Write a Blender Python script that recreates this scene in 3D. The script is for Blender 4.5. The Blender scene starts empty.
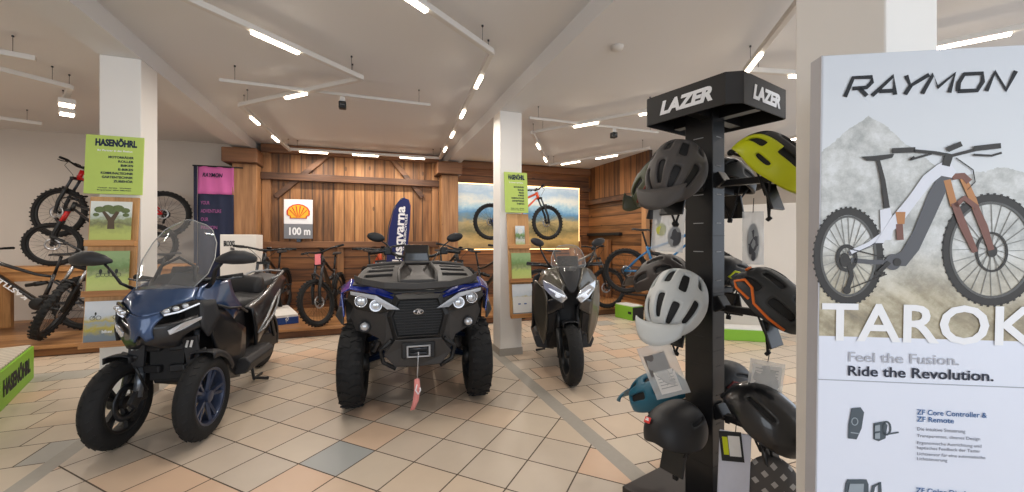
import bpy, bmesh, math, random
from mathutils import Vector, Matrix, Euler, Quaternion
random.seed(7)
SC = bpy.context.scene
COL = SC.collection
PI = math.pi
R = math.radians

# ---------------------------------------------------------------- camera
CAM_H = 1.30
FPX, CX, HY, YAW = 399.0, 512.0, 240.0, R(20.1)
cam_d = bpy.data.cameras.new('camera')
cam_d.sensor_width = 36.0
cam_d.lens = FPX / 1024 * 36.0
cam_d.shift_y = -(246 - HY) / 1024
cam_d.clip_start = 0.05
cam = bpy.data.objects.new('camera', cam_d)
cam.location = (0, 0, CAM_H)
cam.rotation_euler = (PI / 2, 0, -YAW)
COL.objects.link(cam)
SC.camera = cam
FW = Vector((math.sin(YAW), math.cos(YAW), 0)); RT = Vector((math.cos(YAW), -math.sin(YAW), 0))

def at(px, py, Z):
    """point of the room seen at pixel (px, py) at distance Z along the view axis"""
    return Vector((0, 0, CAM_H)) + FW * Z + RT * ((px - CX) / FPX * Z) + Vector((0, 0, (HY - py) / FPX * Z))
def cl(L, Z, z):
    v = FW * Z + RT * L; v.z = z
    return v
def onY(px, Y):
    r = (px - CX) / FPX
    return Y / (FW.y + RT.y * r) * (FW.x + RT.x * r)

# ---------------------------------------------------------------- world, exposure
SC.view_settings.view_transform = 'Standard'
SC.view_settings.look = 'None'
SC.view_settings.exposure = 0.22
SC.view_settings.gamma = 1.0
SC.view_settings.use_curve_mapping = False
w = bpy.data.worlds.new('World'); SC.world = w; w.use_nodes = True
w.node_tree.nodes['Background'].inputs[0].default_value = (0.62, 0.72, 0.88, 1)
w.node_tree.nodes['Background'].inputs[1].default_value = 0.8

# ---------------------------------------------------------------- daylight through the shop windows behind the camera
def area(name, loc, rot, sx, sy, power, color, spread=180):
    l = bpy.data.lights.new(name, 'AREA'); l.shape = 'RECTANGLE'; l.size = sx; l.size_y = sy
    l.energy = power; l.color = color; l.spread = R(spread)
    o = bpy.data.objects.new(name, l); o.location = loc; o.rotation_euler = rot; COL.objects.link(o)
    return o
area('window_daylight', (-3.4, -3.4, 1.55), (R(90), 0, 0), 4.6, 2.3, 75, (0.90, 0.95, 1.0))
area('window_daylight', (2.6, -3.4, 1.55), (R(90), 0, 0), 5.6, 2.3, 95, (0.84, 0.92, 1.0))
area('window_daylight', (7.35, 1.0, 1.55), (R(90), 0, R(90)), 5.0, 2.2, 30, (0.86, 0.93, 1.0))

# ---------------------------------------------------------------- materials
def lin(c):
    return tuple((x / 255 / 12.92) if x / 255 <= 0.04045 else ((x / 255 + 0.055) / 1.055) ** 2.4 for x in c) + (1,)
MATS = {}
def mat(name, col, rough=0.5, metal=0.0, coat=0.0, noise=0.0, nscale=20, bump=0.0, bscale=200, spec=0.5, emit=None, estr=0, alpha=1, trans=0, ior=1.45):
    if name in MATS: return MATS[name]
    m = bpy.data.materials.new(name); m.use_nodes = True
    nt = m.node_tree; b = nt.nodes['Principled BSDF']
    c = lin(col)
    b.inputs['Base Color'].default_value = c
    b.inputs['Roughness'].default_value = rough; b.inputs['Metallic'].default_value = metal
    b.inputs['Coat Weight'].default_value = coat; b.inputs['Coat Roughness'].default_value = 0.06
    b.inputs['Specular IOR Level'].default_value = spec
    b.inputs['Transmission Weight'].default_value = trans; b.inputs['IOR'].default_value = ior
    b.inputs['Alpha'].default_value = alpha
    if emit: 
        b.inputs['Emission Color'].default_value = lin(emit); b.inputs['Emission Strength'].default_value = estr
    tc = nt.nodes.new('ShaderNodeTexCoord')
    n = nt.nodes.new('ShaderNodeTexNoise'); n.inputs['Scale'].default_value = nscale; n.inputs['Detail'].default_value = 4
    nt.links.new(tc.outputs['Object'], n.inputs['Vector'])
    mx = nt.nodes.new('ShaderNodeMix'); mx.data_type = 'RGBA'
    k = noise if noise else 0.04
    mx.inputs[6].default_value = tuple(v * (1 - k) for v in c[:3]) + (1,)
    mx.inputs[7].default_value = tuple(min(1, v * (1 + k)) for v in c[:3]) + (1,)
    nt.links.new(n.outputs['Fac'], mx.inputs[0]); nt.links.new(mx.outputs[2], b.inputs['Base Color'])
    if bump:
        n2 = nt.nodes.new('ShaderNodeTexNoise'); n2.inputs['Scale'].default_value = bscale
        nt.links.new(tc.outputs['Object'], n2.inputs['Vector'])
        bp = nt.nodes.new('ShaderNodeBump'); bp.inputs['Strength'].default_value = bump; bp.inputs['Distance'].default_value = 0.004
        nt.links.new(n2.outputs['Fac'], bp.inputs['Height']); nt.links.new(bp.outputs['Normal'], b.inputs['Normal'])
    MATS[name] = m
    return m

class NT:
    def __init__(s, name, rough=0.6):
        s.m = bpy.data.materials.new(name); s.m.use_nodes = True; s.t = s.m.node_tree
        s.b = s.t.nodes['Principled BSDF']; s.b.inputs['Roughness'].default_value = rough
        s.tc = s.t.nodes.new('ShaderNodeTexCoord'); MATS[name] = s.m
    def n(s, typ, **kw):
        x = s.t.nodes.new(typ)
        for k, v in kw.items(): setattr(x, k, v)
        return x
    def l(s, a, b): s.t.links.new(a, b)
    def math(s, op, a, b=None, c=None):
        x = s.n('ShaderNodeMath', operation=op)
        for i, v in enumerate((a, b, c)):
            if v is None: continue
            if isinstance(v, (int, float)): x.inputs[i].default_value = v
            else: s.l(v, x.inputs[i])
        return x.outputs[0]
    def xyz(s):
        x = s.n('ShaderNodeSeparateXYZ'); s.l(s.tc.outputs['Object'], x.inputs[0]); return x.outputs
    def comb(s, a, b, c=0.0):
        x = s.n('ShaderNodeCombineXYZ')
        for i, v in enumerate((a, b, c)):
            if isinstance(v, (int, float)): x.inputs[i].default_value = v
            else: s.l(v, x.inputs[i])
        return x.outputs[0]
    def noise(s, vec, scale, detail=4, rough=0.55):
        x = s.n('ShaderNodeTexNoise'); x.inputs['Scale'].default_value = scale; x.inputs['Detail'].default_value = detail
        x.inputs['Roughness'].default_value = rough
        s.l(vec, x.inputs['Vector']); return x.outputs['Fac']
    def white(s, vec):
        x = s.n('ShaderNodeTexWhiteNoise', noise_dimensions='3D'); s.l(vec, x.inputs['Vector']); return x.outputs['Value']
    def ramp(s, fac, stops, interp='LINEAR'):
        x = s.n('ShaderNodeValToRGB'); x.color_ramp.interpolation = interp
        e = x.color_ramp.elements
        while len(e) > 1: e.remove(e[-1])
        e[0].position = stops[0][0]; e[0].color = lin(stops[0][1])
        for p, c in stops[1:]:
            q = e.new(p); q.color = lin(c)
        s.l(fac, x.inputs[0]); return x.outputs[0]
    def mix(s, fac, a, b, blend='MIX'):
        x = s.n('ShaderNodeMix', data_type='RGBA', blend_type=blend)
        for i, v in ((0, fac), (6, a), (7, b)):
            if isinstance(v, (int, float)): x.inputs[i].default_value = v
            elif isinstance(v, tuple): x.inputs[i].default_value = v
            else: s.l(v, x.inputs[i])
        return x.outputs[2]
    def bump(s, h, st=0.3, d=0.003):
        x = s.n('ShaderNodeBump'); x.inputs['Strength'].default_value = st; x.inputs['Distance'].default_value = d
        s.l(h, x.inputs['Height']); s.l(x.outputs['Normal'], s.b.inputs['Normal'])

def wood(name, across, along, width, cols, rough=0.55, seam=0.012, seam_dark=0.35, knots=True, gs=1.0, offs=0.0):
    """boards laid side by side along axis `across`, grain running along axis `along` (0 x, 1 y, 2 z)"""
    if name in MATS: return MATS[name]
    T = NT(name, rough); o = T.xyz()
    u = T.math('DIVIDE', T.math('ADD', o[across], 50 + offs), width)
    idx = T.math('FLOOR', u); fr = T.math('FRACT', u)
    rnd = T.white(T.comb(idx, 3.3, 1.7))
    third = [i for i in range(3) if i not in (across, along)][0]
    g = [None] * 3
    g[across] = T.math('MULTIPLY', o[across], 22 * gs); g[along] = T.math('ADD', T.math('MULTIPLY', o[along], 1.6 * gs), T.math('MULTIPLY', rnd, 37))
    g[third] = T.math('MULTIPLY', o[third], 6 * gs)
    gv = T.comb(*g)
    n1 = T.noise(gv, 1.0, 6, 0.62)
    n2 = T.noise(T.comb(*[T.math('MULTIPLY', q, 0.25) for q in g]), 1.0, 3)
    f = T.math('ADD', T.math('MULTIPLY', n1, 0.55), T.math('ADD', T.math('MULTIPLY', n2, 0.45), T.math('MULTIPLY', T.math('SUBTRACT', rnd, 0.5), 0.32)))
    c = T.ramp(f, [(0.31, cols[0]), (0.5, cols[1]), (0.69, cols[2])])
    if knots:
        v = T.n('ShaderNodeTexVoronoi'); kk = [None] * 3
        kk[across] = T.math('MULTIPLY', o[across], 4.2); kk[along] = T.math('MULTIPLY', o[along], 1.9); kk[third] = 0.5
        T.l(T.comb(*kk), v.inputs['Vector']); v.inputs['Scale'].default_value = 1.0
        kf = T.math('LESS_THAN', v.outputs['Distance'], 0.085)
        c = T.mix(T.math('MULTIPLY', kf, 0.6), c, lin(tuple(int(x * 0.45) for x in cols[0])))
    e = T.math('MAXIMUM', T.math('LESS_THAN', fr, seam / width), T.math('GREATER_THAN', fr, 1 - seam / width))
    c = T.mix(T.math('MULTIPLY', e, 1 - seam_dark), c, lin(tuple(int(x * 0.35) for x in cols[0])))
    T.l(c, T.b.inputs['Base Color'])
    T.bump(T.math('SUBTRACT', n1, T.math('MULTIPLY', e, 2.0)), 0.25, 0.003)
    return T.m

def tile_mat(name, size, rot, ox, oy, bond):
    T = NT(name, 0.32); o = T.xyz()
    ca, sa = math.cos(rot), math.sin(rot)
    x = T.math('SUBTRACT', o[0], ox); y = T.math('SUBTRACT', o[1], oy)
    u = T.math('ADD', T.math('MULTIPLY', x, ca / size), T.math('MULTIPLY', y, sa / size))
    v = T.math('SUBTRACT', T.math('MULTIPLY', y, ca / size), T.math('MULTIPLY', x, sa / size))
    iv = T.math('FLOOR', v)
    if bond:
        u = T.math('ADD', u, T.math('MULTIPLY', T.math('FLOORED_MODULO', iv, 2.0), 0.5))
    iu = T.math('FLOOR', u); fu = T.math('FRACT', u); fv = T.math('FRACT', v)
    rnd = T.white(T.comb(iu, iv, 0.37))
    c = T.ramp(rnd, [(0.0, (200, 184, 166)), (0.3, (196, 181, 164)), (0.5, (204, 188, 168)), (0.72, (207, 184, 160)), (0.9, (212, 178, 150)), (0.975, (202, 184, 164)), (0.985, (172, 168, 160)), (1.0, (168, 164, 158))], 'LINEAR')
    nz = T.noise(T.tc.outputs['Object'], 9, 5)
    c = T.mix(T.math('MULTIPLY', nz, 0.10), c, lin((120, 108, 96)))
    if not bond:            # one bluish grey replacement tile in front of the quad
        gt = T.math('MULTIPLY', T.math('COMPARE', iu, -1.0, 0.1), T.math('COMPARE', iv, -1.0, 0.1))
        c = T.mix(gt, c, lin((158, 160, 158)))
    g = 0.0135
    du = T.math('MINIMUM', fu, T.math('SUBTRACT', 1.0, fu)); dv = T.math('MINIMUM', fv, T.math('SUBTRACT', 1.0, fv))
    d = T.math('MINIMUM', du, dv)
    e = T.math('LESS_THAN', d, g)
    c = T.mix(e, c, lin((84, 70, 58)))
    T.l(c, T.b.inputs['Base Color'])
    T.l(T.math('ADD', T.math('MULTIPLY', e, 0.5), T.math('ADD', 0.30, T.math('MULTIPLY', nz, 0.12))), T.b.inputs['Roughness'])
    T.bump(T.math('MULTIPLY', T.math('SUBTRACT', 1.0, e), 1.0), 0.5, 0.002)
    return T.m

# ---------------------------------------------------------------- mesh helpers
def frame_of(d):
    d = d.normalized(); a = Vector((0, 0, 1)) if abs(d.z) < 0.95 else Vector((1, 0, 0))
    x = a.cross(d).normalized(); return x, d.cross(x).normalized()
class MB:
    """collects shapes and links them as one mesh object"""
    def __init__(s): s.v = []; s.f = []; s.sm = []
    def add(s, vs, fs, smooth=False, M=None):
        o = len(s.v)
        s.v += [(M @ Vector(v)) if M else Vector(v) for v in vs]
        s.f += [tuple(i + o for i in f) for f in fs]; s.sm += [smooth] * len(fs)
        return s
    def box(s, c, d, rot=None, taper=(1, 1)):
        hx, hy, hz = d[0] / 2, d[1] / 2, d[2] / 2
        vs = []
        for z, k in ((-hz, 1), (hz, 0)):
            tx, ty = (1, 1) if k else taper
            vs += [(-hx * tx, -hy * ty, z), (hx * tx, -hy * ty, z), (hx * tx, hy * ty, z), (-hx * tx, hy * ty, z)]
        M = Matrix.Translation(Vector(c)) @ (Euler(rot).to_matrix().to_4x4() if rot else Matrix())
        return s.add(vs, [(3, 2, 1, 0), (4, 5, 6, 7), (0, 1, 5, 4), (1, 2, 6, 5), (2, 3, 7, 6), (3, 0, 4, 7)], False, M)
    def bar(s, a, b, w, h, up=(0, 0, 1)):
        a, b = Vector(a), Vector(b); d = (b - a).normalized(); u = Vector(up)
        x = d.cross(u)
        x = x.normalized() if x.length > 1e-4 else Vector((1, 0, 0)); u = x.cross(d).normalized()
        vs = [p + x * i * w / 2 + u * j * h / 2 for p in (a, b) for i, j in ((-1, -1), (1, -1), (1, 1), (-1, 1))]
        return s.add(vs, [(3, 2, 1, 0), (4, 5, 6, 7), (0, 1, 5, 4), (1, 2, 6, 5), (2, 3, 7, 6), (3, 0, 4, 7)])
    def tube(s, pts, r, n=8, closed=False, cap=True, flat=1.0):
        pts = [Vector(p) for p in pts]; m = len(pts)
        rs = r if isinstance(r, (list, tuple)) else [r] * m
        vs = []; px = None
        for i, p in enumerate(pts):
            if closed: d = pts[(i + 1) % m] - pts[i - 1]
            else: d = pts[min(i + 1, m - 1)] - pts[max(i - 1, 0)]
            d.normalize()
            if px is None: x, y = frame_of(d)
            else:
                x = (px - d * px.dot(d))
                x = x.normalized() if x.length > 1e-5 else frame_of(d)[0]
                y = d.cross(x).normalized()
            px = x
            for k in range(n):
                a = 2 * PI * k / n
                vs.append(p + x * math.cos(a) * rs[i] + y * math.sin(a) * rs[i] * flat)
        fs = []
        for i in range(m if closed else m - 1):
            for k in range(n):
                j = (i + 1) % m
                fs.append((i * n + k, i * n + (k + 1) % n, j * n + (k + 1) % n, j * n + k))
        if cap and not closed: fs += [tuple(range(n - 1, -1, -1)), tuple((m - 1) * n + k for k in range(n))]
        return s.add(vs, fs, n > 5)
    def cyl(s, a, b, r, r2=None, n=16): return s.tube([a, b], [r, r if r2 is None else r2], n)
    def lathe(s, prof, c=(0, 0, 0), axis='Y', n=32, closed=False, M=None):
        """prof = [(radius, along axis)]"""
        vs = []
        for i in range(n):
            a = 2 * PI * i / n
            for r, t in prof:
                p = {'Y': (r * math.cos(a), t, r * math.sin(a)), 'Z': (r * math.cos(a), r * math.sin(a), t), 'X': (t, r * math.cos(a), r * math.sin(a))}[axis]
                vs.append(Vector(p) + Vector(c))
        m = len(prof); fs = []
        for i in range(n):
            for k in range(m if closed else m - 1):
                fs.append((i * m + k, i * m + (k + 1) % m, ((i + 1) % n) * m + (k + 1) % m, ((i + 1) % n) * m + k))
        return s.add(vs, fs, True, M)
    def ell(s, c, r, n=16, m=10, M=None, zcut=None):
        vs = []; fs = []
        for j in range(m + 1):
            t = PI * j / m
            for i in range(n):
                a = 2 * PI * i / n
                z = math.cos(t)
                if zcut is not None: z = max(z, zcut)
                vs.append((c[0] + r[0] * math.sin(t) * math.cos(a), c[1] + r[1] * math.sin(t) * math.sin(a), c[2] + r[2] * z))
        for j in range(m):
            for i in range(n):
                fs.append((j * n + i, (j + 1) * n + i, (j + 1) * n + (i + 1) % n, j * n + (i + 1) % n))
        return s.add(vs, fs, True, M)
    def loft(s, rings, cap=True, closed=True, smooth=True):
        n = len(rings[0]); vs = [Vector(p) for r in rings for p in r]; fs = []
        for i in range(len(rings) - 1):
            for k in range(n if closed else n - 1):
                fs.append((i * n + k, i * n + (k + 1) % n, (i + 1) * n + (k + 1) % n, (i + 1) * n + k))
        if cap and closed: fs += [tuple(range(n - 1, -1, -1)), tuple((len(rings) - 1) * n + k for k in range(n))]
        return s.add(vs, fs, smooth)
    def prism(s, poly, a, b, plane='XZ', M=None):
        """polygon in a plane swept from a to b along the third axis"""
        f = {'XZ': lambda p, t: (p[0], t, p[1]), 'XY': lambda p, t: (p[0], p[1], t), 'YZ': lambda p, t: (t, p[0], p[1])}[plane]
        n = len(poly); vs = [f(p, a) for p in poly] + [f(p, b) for p in poly]
        fs = [tuple(range(n - 1, -1, -1)), tuple(range(n, 2 * n))] + [(k, (k + 1) % n, n + (k + 1) % n, n + k) for k in range(n)]
        return s.add(vs, fs, False, M)
    def shell(s, vs, fs, mirror=True):
        s.add(vs, fs, False)
        if mirror: s.add([(-v[0], v[1], v[2]) for v in vs], [tuple(reversed(f)) for f in fs], False)
        return s
    def mir(s):
        o = len(s.v); n = len(s.f)
        s.v += [Vector((-v.x, v.y, v.z)) for v in s.v]
        s.f += [tuple(reversed([i + o for i in f])) for f in s.f[:n]]; s.sm += s.sm[:n]
        return s
    def xf(s, M):
        s.v = [M @ v for v in s.v]; return s
    def build(s, name, m, parent=None, bevel=0, seg=2, solid=0, sub=0, smooth=None, merge=0, off=-1, label=None, angle=40):
        me = bpy.data.meshes.new(name)
        bm = bmesh.new()
        bv = [bm.verts.new(v) for v in s.v]
        for f, q in zip(s.f, s.sm):
            if len(set(f)) < 3: continue
            try: ff = bm.faces.new([bv[i] for i in f]); ff.smooth = q if smooth is None else smooth
            except ValueError: pass
        if merge: bmesh.ops.remove_doubles(bm, verts=bm.verts, dist=merge)
        bmesh.ops.recalc_face_normals(bm, faces=bm.faces)
        bm.to_mesh(me); bm.free()
        me.materials.append(m)
        o = bpy.data.objects.new(name, me); COL.objects.link(o)
        if parent: o.parent = parent
        if sub:
            q = o.modifiers.new('smooth', 'SUBSURF'); q.levels = sub; q.render_levels = sub; q.boundary_smooth = 'PRESERVE_CORNERS'
        if solid:
            q = o.modifiers.new('thickness', 'SOLIDIFY'); q.thickness = solid; q.offset = off
        if bevel:
            q = o.modifiers.new('edges', 'BEVEL'); q.width = bevel; q.segments = seg; q.limit_method = 'ANGLE'; q.angle_limit = R(angle)
            q.harden_normals = False
        if label: o['label'] = label
        return o
def tag(o, label, cat, group=None, kind=None):
    if label: o['label'] = label
    if cat: o['category'] = cat
    if group: o['group'] = group
    if kind: o['kind'] = kind
    return o
def thing(name, label, cat, loc=(0, 0, 0), rz=0, group=None, rot=None, scale=1):
    o = bpy.data.objects.new(name, None); COL.objects.link(o); o.empty_display_size = 0.1
    o.location = loc; o.rotation_euler = rot or (0, 0, rz); o.scale = (scale,) * 3
    return tag(o, label, cat, group)
def struct(name, mb, m, **k):
    o = mb.build(name, m, **k); o['kind'] = 'structure'; return o
def dup(root, loc, rot, label=None, group=None, scale=None):
    r = root.copy(); COL.objects.link(r); r.location = loc; r.rotation_euler = rot
    if label: r['label'] = label
    if group: r['group'] = group
    if scale: r.scale = (scale,) * 3
    for ch in list(root.children):
        c = ch.copy(); COL.objects.link(c); c.parent = r
        for g in ch.children:
            d = g.copy(); COL.objects.link(d); d.parent = c
    return r
def text(body, size, m, parent, M, name='lettering', weight=0.0, ext=0.0006, align='LEFT', shear=0, sx=1.0, width=None, track=1.0):
    """flat lettering in the local XZ plane facing -Y, placed by matrix M"""
    c = bpy.data.curves.new(name, 'FONT'); c.body = body; c.size = size; c.extrude = ext; c.offset = weight
    c.align_x = align; c.shear = shear; c.resolution_u = 3; c.space_character = track; c.space_line = 1.05
    t = bpy.data.objects.new(name, c); COL.objects.link(t)
    bpy.context.view_layer.update()
    dg = bpy.context.evaluated_depsgraph_get()
    me = bpy.data.meshes.new_from_object(t.evaluated_get(dg))
    COL.objects.unlink(t); bpy.data.objects.remove(t); bpy.data.curves.remove(c)
    xs = [v.co.x for v in me.vertices] or [0, 1]
    k = sx
    if width: k = width / (max(xs) - min(xs))
    me.transform(M @ Matrix.Rotation(PI / 2, 4, 'X') @ Matrix.Diagonal((k, 1, 1, 1)))
    me.materials.clear(); me.materials.append(m)
    o = bpy.data.objects.new(name, me); COL.objects.link(o)
    if parent: o.parent = parent
    return o
TR = Matrix.Translation
def ROT(a, ax): return Matrix.Rotation(a, 4, ax)

# shared materials
M_white = mat('white_paint', (226, 221, 214), 0.7, noise=0.02, nscale=3)
M_column = mat('column_paint', (232, 228, 222), 0.75, noise=0.02, nscale=3)
M_wallw = mat('plaster', (205, 196, 186), 0.85, noise=0.03, nscale=2, bump=0.05)
M_ceil = mat('ceiling_plaster', (222, 221, 220), 0.9, noise=0.025, nscale=1.2, bump=0.08, bscale=90)
M_blk = mat('black_plastic', (24, 25, 27), 0.45, noise=0.1, nscale=60)
M_blkm = mat('matte_black', (20, 20, 22), 0.62, noise=0.12, nscale=60, bump=0.05)
M_gloss = mat('gloss_black', (14, 15, 18), 0.2, coat=0.6)
M_rub = mat('tyre_rubber', (20, 20, 21), 0.78, noise=0.15, nscale=40, bump=0.25, bscale=150)
M_alu = mat('aluminium', (176, 178, 182), 0.32, 0.9)
M_steel = mat('dark_steel', (74, 78, 84), 0.35, 0.85)
M_chr = mat('chrome', (215, 215, 218), 0.12, 1.0)
M_gm = mat('gunmetal', (62, 66, 72), 0.35, 0.5, coat=0.3)
M_glass_d = mat('smoked_glass', (50, 52, 54), 0.05, trans=0.0, coat=1.0)
M_green = mat('lime_board', (186, 208, 104), 0.6)
M_greenp = mat('lime_plinth', (128, 180, 52), 0.5)
M_navy = mat('navy_print', (28, 40, 66), 0.7)
M_ink = mat('dark_ink', (34, 36, 40), 0.7)
M_wht = mat('white_print', (236, 236, 238), 0.6)
M_paper = mat('paper', (222, 220, 216), 0.7)
M_seatf = mat('saddle_vinyl', (32, 32, 34), 0.55, bump=0.1, bscale=250)
WARM = [(122, 78, 44), (164, 108, 62), (196, 138, 84)]
M_woodv = wood('old_boards_upright', 0, 2, 0.17, [(92, 60, 34), (146, 98, 56), (184, 132, 82)])
M_woodh = wood('old_boards_level', 2, 0, 0.2, [(78, 48, 28), (124, 80, 46), (156, 106, 64)])
M_woodyh = wood('old_boards_side', 2, 1, 0.2, [(78, 50, 28), (126, 84, 48), (160, 108, 66)])
M_woodyv = wood('old_boards_side_upright', 1, 2, 0.18, [(82, 52, 30), (130, 86, 50), (162, 110, 66)])
M_beam = wood('old_beam', 2, 0, 0.5, [(74, 48, 32), (108, 72, 46), (132, 90, 58)], seam=0.0001)
M_beamv = wood('old_post', 0, 2, 0.6, [(104, 70, 42), (146, 102, 64), (176, 128, 84)], seam=0.0001)
M_deck = wood('deck_boards', 1, 0, 0.145, [(118, 80, 48), (154, 108, 66), (178, 130, 84)], rough=0.4, seam=0.004, offs=-0.06)
M_oak = wood('oak', 0, 2, 0.5, [(176, 128, 78), (200, 150, 96), (214, 166, 112)], seam=0.0001, knots=False, gs=2)
M_oakh = wood('oak_level', 2, 0, 0.5, [(160, 108, 60), (186, 130, 76), (202, 148, 92)], seam=0.0001, knots=False, gs=2)
# ================================================================= the room
CEIL = 2.90; BEAM_Z = 2.75; BW = 7.9; XL = -7.0; XR = 7.5; YF = -3.5; XA = 4.72
fl = MB().add([(-1.66, YF, 0), (1.345, YF, 0), (1.345, BW, 0), (-1.66, BW, 0)], [(0, 1, 2, 3)])
struct('floor', fl, tile_mat('tiles_diagonal', 0.298, R(45), -0.157, 2.813, False))
tb = tile_mat('tiles_bond', 0.30, 0, 1.70, 1.924, True)
struct('floor_left', MB().add([(XL, YF, 0), (-1.76, YF, 0), (-1.76, BW, 0), (XL, BW, 0)], [(0, 1, 2, 3)]), tb)
struct('floor_right', MB().add([(1.46, YF, 0), (XR, YF, 0), (XR, BW, 0), (1.46, BW, 0)], [(0, 1, 2, 3)]), tb)
M_strip = mat('grey_border_tile', (160, 153, 143), 0.5, noise=0.08, nscale=30)
for a, b in ((-1.76, -1.66), (1.345, 1.46)):
    struct('trim_floor', MB().add([(a, YF, 0), (b, YF, 0), (b, BW, 0), (a, BW, 0)], [(0, 1, 2, 3)]), M_strip)
struct('ceiling', MB().box(((XL + XR) / 2, (YF + BW) / 2, CEIL + 0.05), (XR - XL + 0.4, BW - YF + 0.4, 0.1)), M_ceil)
struct('wall_back', MB().box(((XL + XR) / 2, BW + 0.1, 1.45), (XR - XL + 0.4, 0.2, 2.9)), M_wallw)
struct('wall_left', MB().box((XL - 0.1, (YF + BW) / 2, 1.45), (0.2, BW - YF, 2.9)), M_wallw)
rw = MB()
rw.box((XR + 0.1, (3.6 + BW) / 2, 1.45), (0.2, BW - 3.6, 2.9)).box((XR + 0.1, (YF - 1.6) / 2, 1.45), (0.2, 1.9, 2.9))
rw.box((XR + 0.1, 1.0, 0.2), (0.2, 5.2, 0.4)).box((XR + 0.1, 1.0, 2.78), (0.2, 5.2, 0.24))
struct('wall_right', rw, M_wallw)
fw_ = MB()
fw_.box((-6.4, YF - 0.1, 1.45), (1.2, 0.2, 2.9)).box((-0.65, YF - 0.1, 1.45), (0.9, 0.2, 2.9)).box((6.5, YF - 0.1, 1.45), (2.2, 0.2, 2.9))
fw_.box((0, YF - 0.1, 0.18), (13.6, 0.18, 0.36)).box((0, YF - 0.1, 2.8), (13.6, 0.18, 0.2))
struct('wall_front', fw_, M_wallw)
M_fr = mat('window_frame_grey', (90, 92, 96), 0.4, 0.3)
for i, (a, b) in enumerate(((-5.8, -1.1), (-0.2, 5.4))):
    f = MB(); n = 4
    for k in range(n + 1): f.box((a + (b - a) * k / n, YF - 0.05, 1.53), (0.07, 0.07, 2.3))
    f.box(((a + b) / 2, YF - 0.05, 0.42), (b - a, 0.07, 0.08)).box(((a + b) / 2, YF - 0.05, 2.66), (b - a, 0.07, 0.08))
    struct('window_%d' % (i + 1), f, M_fr, bevel=0.004)
f = MB()
for k in range(5): f.box((XR + 0.05, -1.6 + 5.2 * k / 4, 1.53), (0.07, 0.07, 2.3))
struct('window_3', f, M_fr, bevel=0.004)
# beams along the ceiling and the square columns that carry them
for a, b in ((-1.96, -1.69), (1.41, 1.67)):
    struct('ceiling_beam', MB().box(((a + b) / 2, (YF + BW) / 2, (BEAM_Z + CEIL) / 2), (b - a, BW - YF, CEIL - BEAM_Z)), M_ceil)
def column(x, y0, y1, w=0.26):
    struct('column', MB().box((x, (y0 + y1) / 2, BEAM_Z / 2 + 0.03), (w, y1 - y0, BEAM_Z - 0.06)), M_column, bevel=0.006)
    struct('baseboard_column', MB().box((x, (y0 + y1) / 2, 0.04), (w + 0.016, y1 - y0 + 0.016, 0.08)), M_strip)
column(-1.825, 4.03, 4.30); column(1.54, 4.24, 4.50); column(1.54, 0.71, 0.97)

# wooden platform along the back, front edge facing the shop
PZ = 0.13
tp = MB().box((-1.1, (5.94 + BW) / 2, PZ - 0.02), (11.7, BW - 5.92, 0.04))
struct('floor_platform', tp, M_deck, bevel=0.006)
struct('trim_platform_front', MB().box((-1.1, 5.975, (PZ - 0.04) / 2), (11.6, 0.03, PZ - 0.04)), M_woodh)

# timber wall: posts, rails, braces and boards
P1L, P1R, P2L, P2R = -1.95, -1.62, 1.30, 1.61
wy = 7.62
struct('wall_timber', MB().box(((P1R + P2L) / 2, wy + 0.06, (1.22 + CEIL) / 2), (P2L - P1R, 0.06, CEIL - 1.22)), M_woodv)
struct('wall_timber_lower', MB().box(((P1R + P2L) / 2, wy + 0.06, (PZ + 1.22) / 2), (P2L - P1R, 0.06, 1.22 - PZ)), M_woodh)
def timber(a, b, w, h, up=(0, 1, 0), m=None, name='trim_timber'):
    return struct(name, MB().bar(a, b, w, h, up), m or M_beam, bevel=0.008)
mid = (P1R + P2L) / 2
timber((P1R, wy - 0.02, 2.82), (P2L, wy - 0.02, 2.82), 0.14, 0.10)
timber((P1R, wy - 0.03, 2.36), (P2L, wy - 0.03, 2.36), 0.12, 0.12)
timber((P1R, wy - 0.03, 1.22), (P2L, wy - 0.03, 1.22), 0.11, 0.10)
timber((P1R + 0.07, wy, PZ), (P1R + 0.07, wy, 2.75), 0.13, 0.08, m=M_beamv)
timber((P1R + 0.2, wy - 0.0, 2.02), (P1R + 1.0, wy - 0.0, 2.78), 0.09, 0.06)
timber((P2L - 0.32, wy, 2.42), (P2L - 0.32, wy, 2.76), 0.09, 0.06, m=M_beamv)
timber((P2L - 0.85, wy, 2.78), (P2L - 0.3, wy, 2.10), 0.09, 0.06)
timber((P2L - 0.07, wy, PZ), (P2L - 0.07, wy, 2.75), 0.12, 0.08, m=M_beamv)
timber((0.32, wy, PZ), (0.32, wy, 1.18), 0.11, 0.06, m=M_beamv)
timber((-0.42, wy, PZ), (-0.42, wy, 1.18), 0.11, 0.06, m=M_beamv)
# big posts under the beams with bracket caps
for a, b in ((P1L, P1R), (P2L, P2R)):
    struct('pillar', MB().box(((a + b) / 2, 7.45, (PZ + BEAM_Z) / 2), (b - a, 0.30, BEAM_Z - PZ)), M_beamv, bevel=0.01)
    struct('trim_bracket', MB().box(((a + b) / 2 - 0.03, 7.36, 2.60), (b - a + 0.14, 0.44, 0.22), taper=(1, 1)), M_beam, bevel=0.015)
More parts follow.
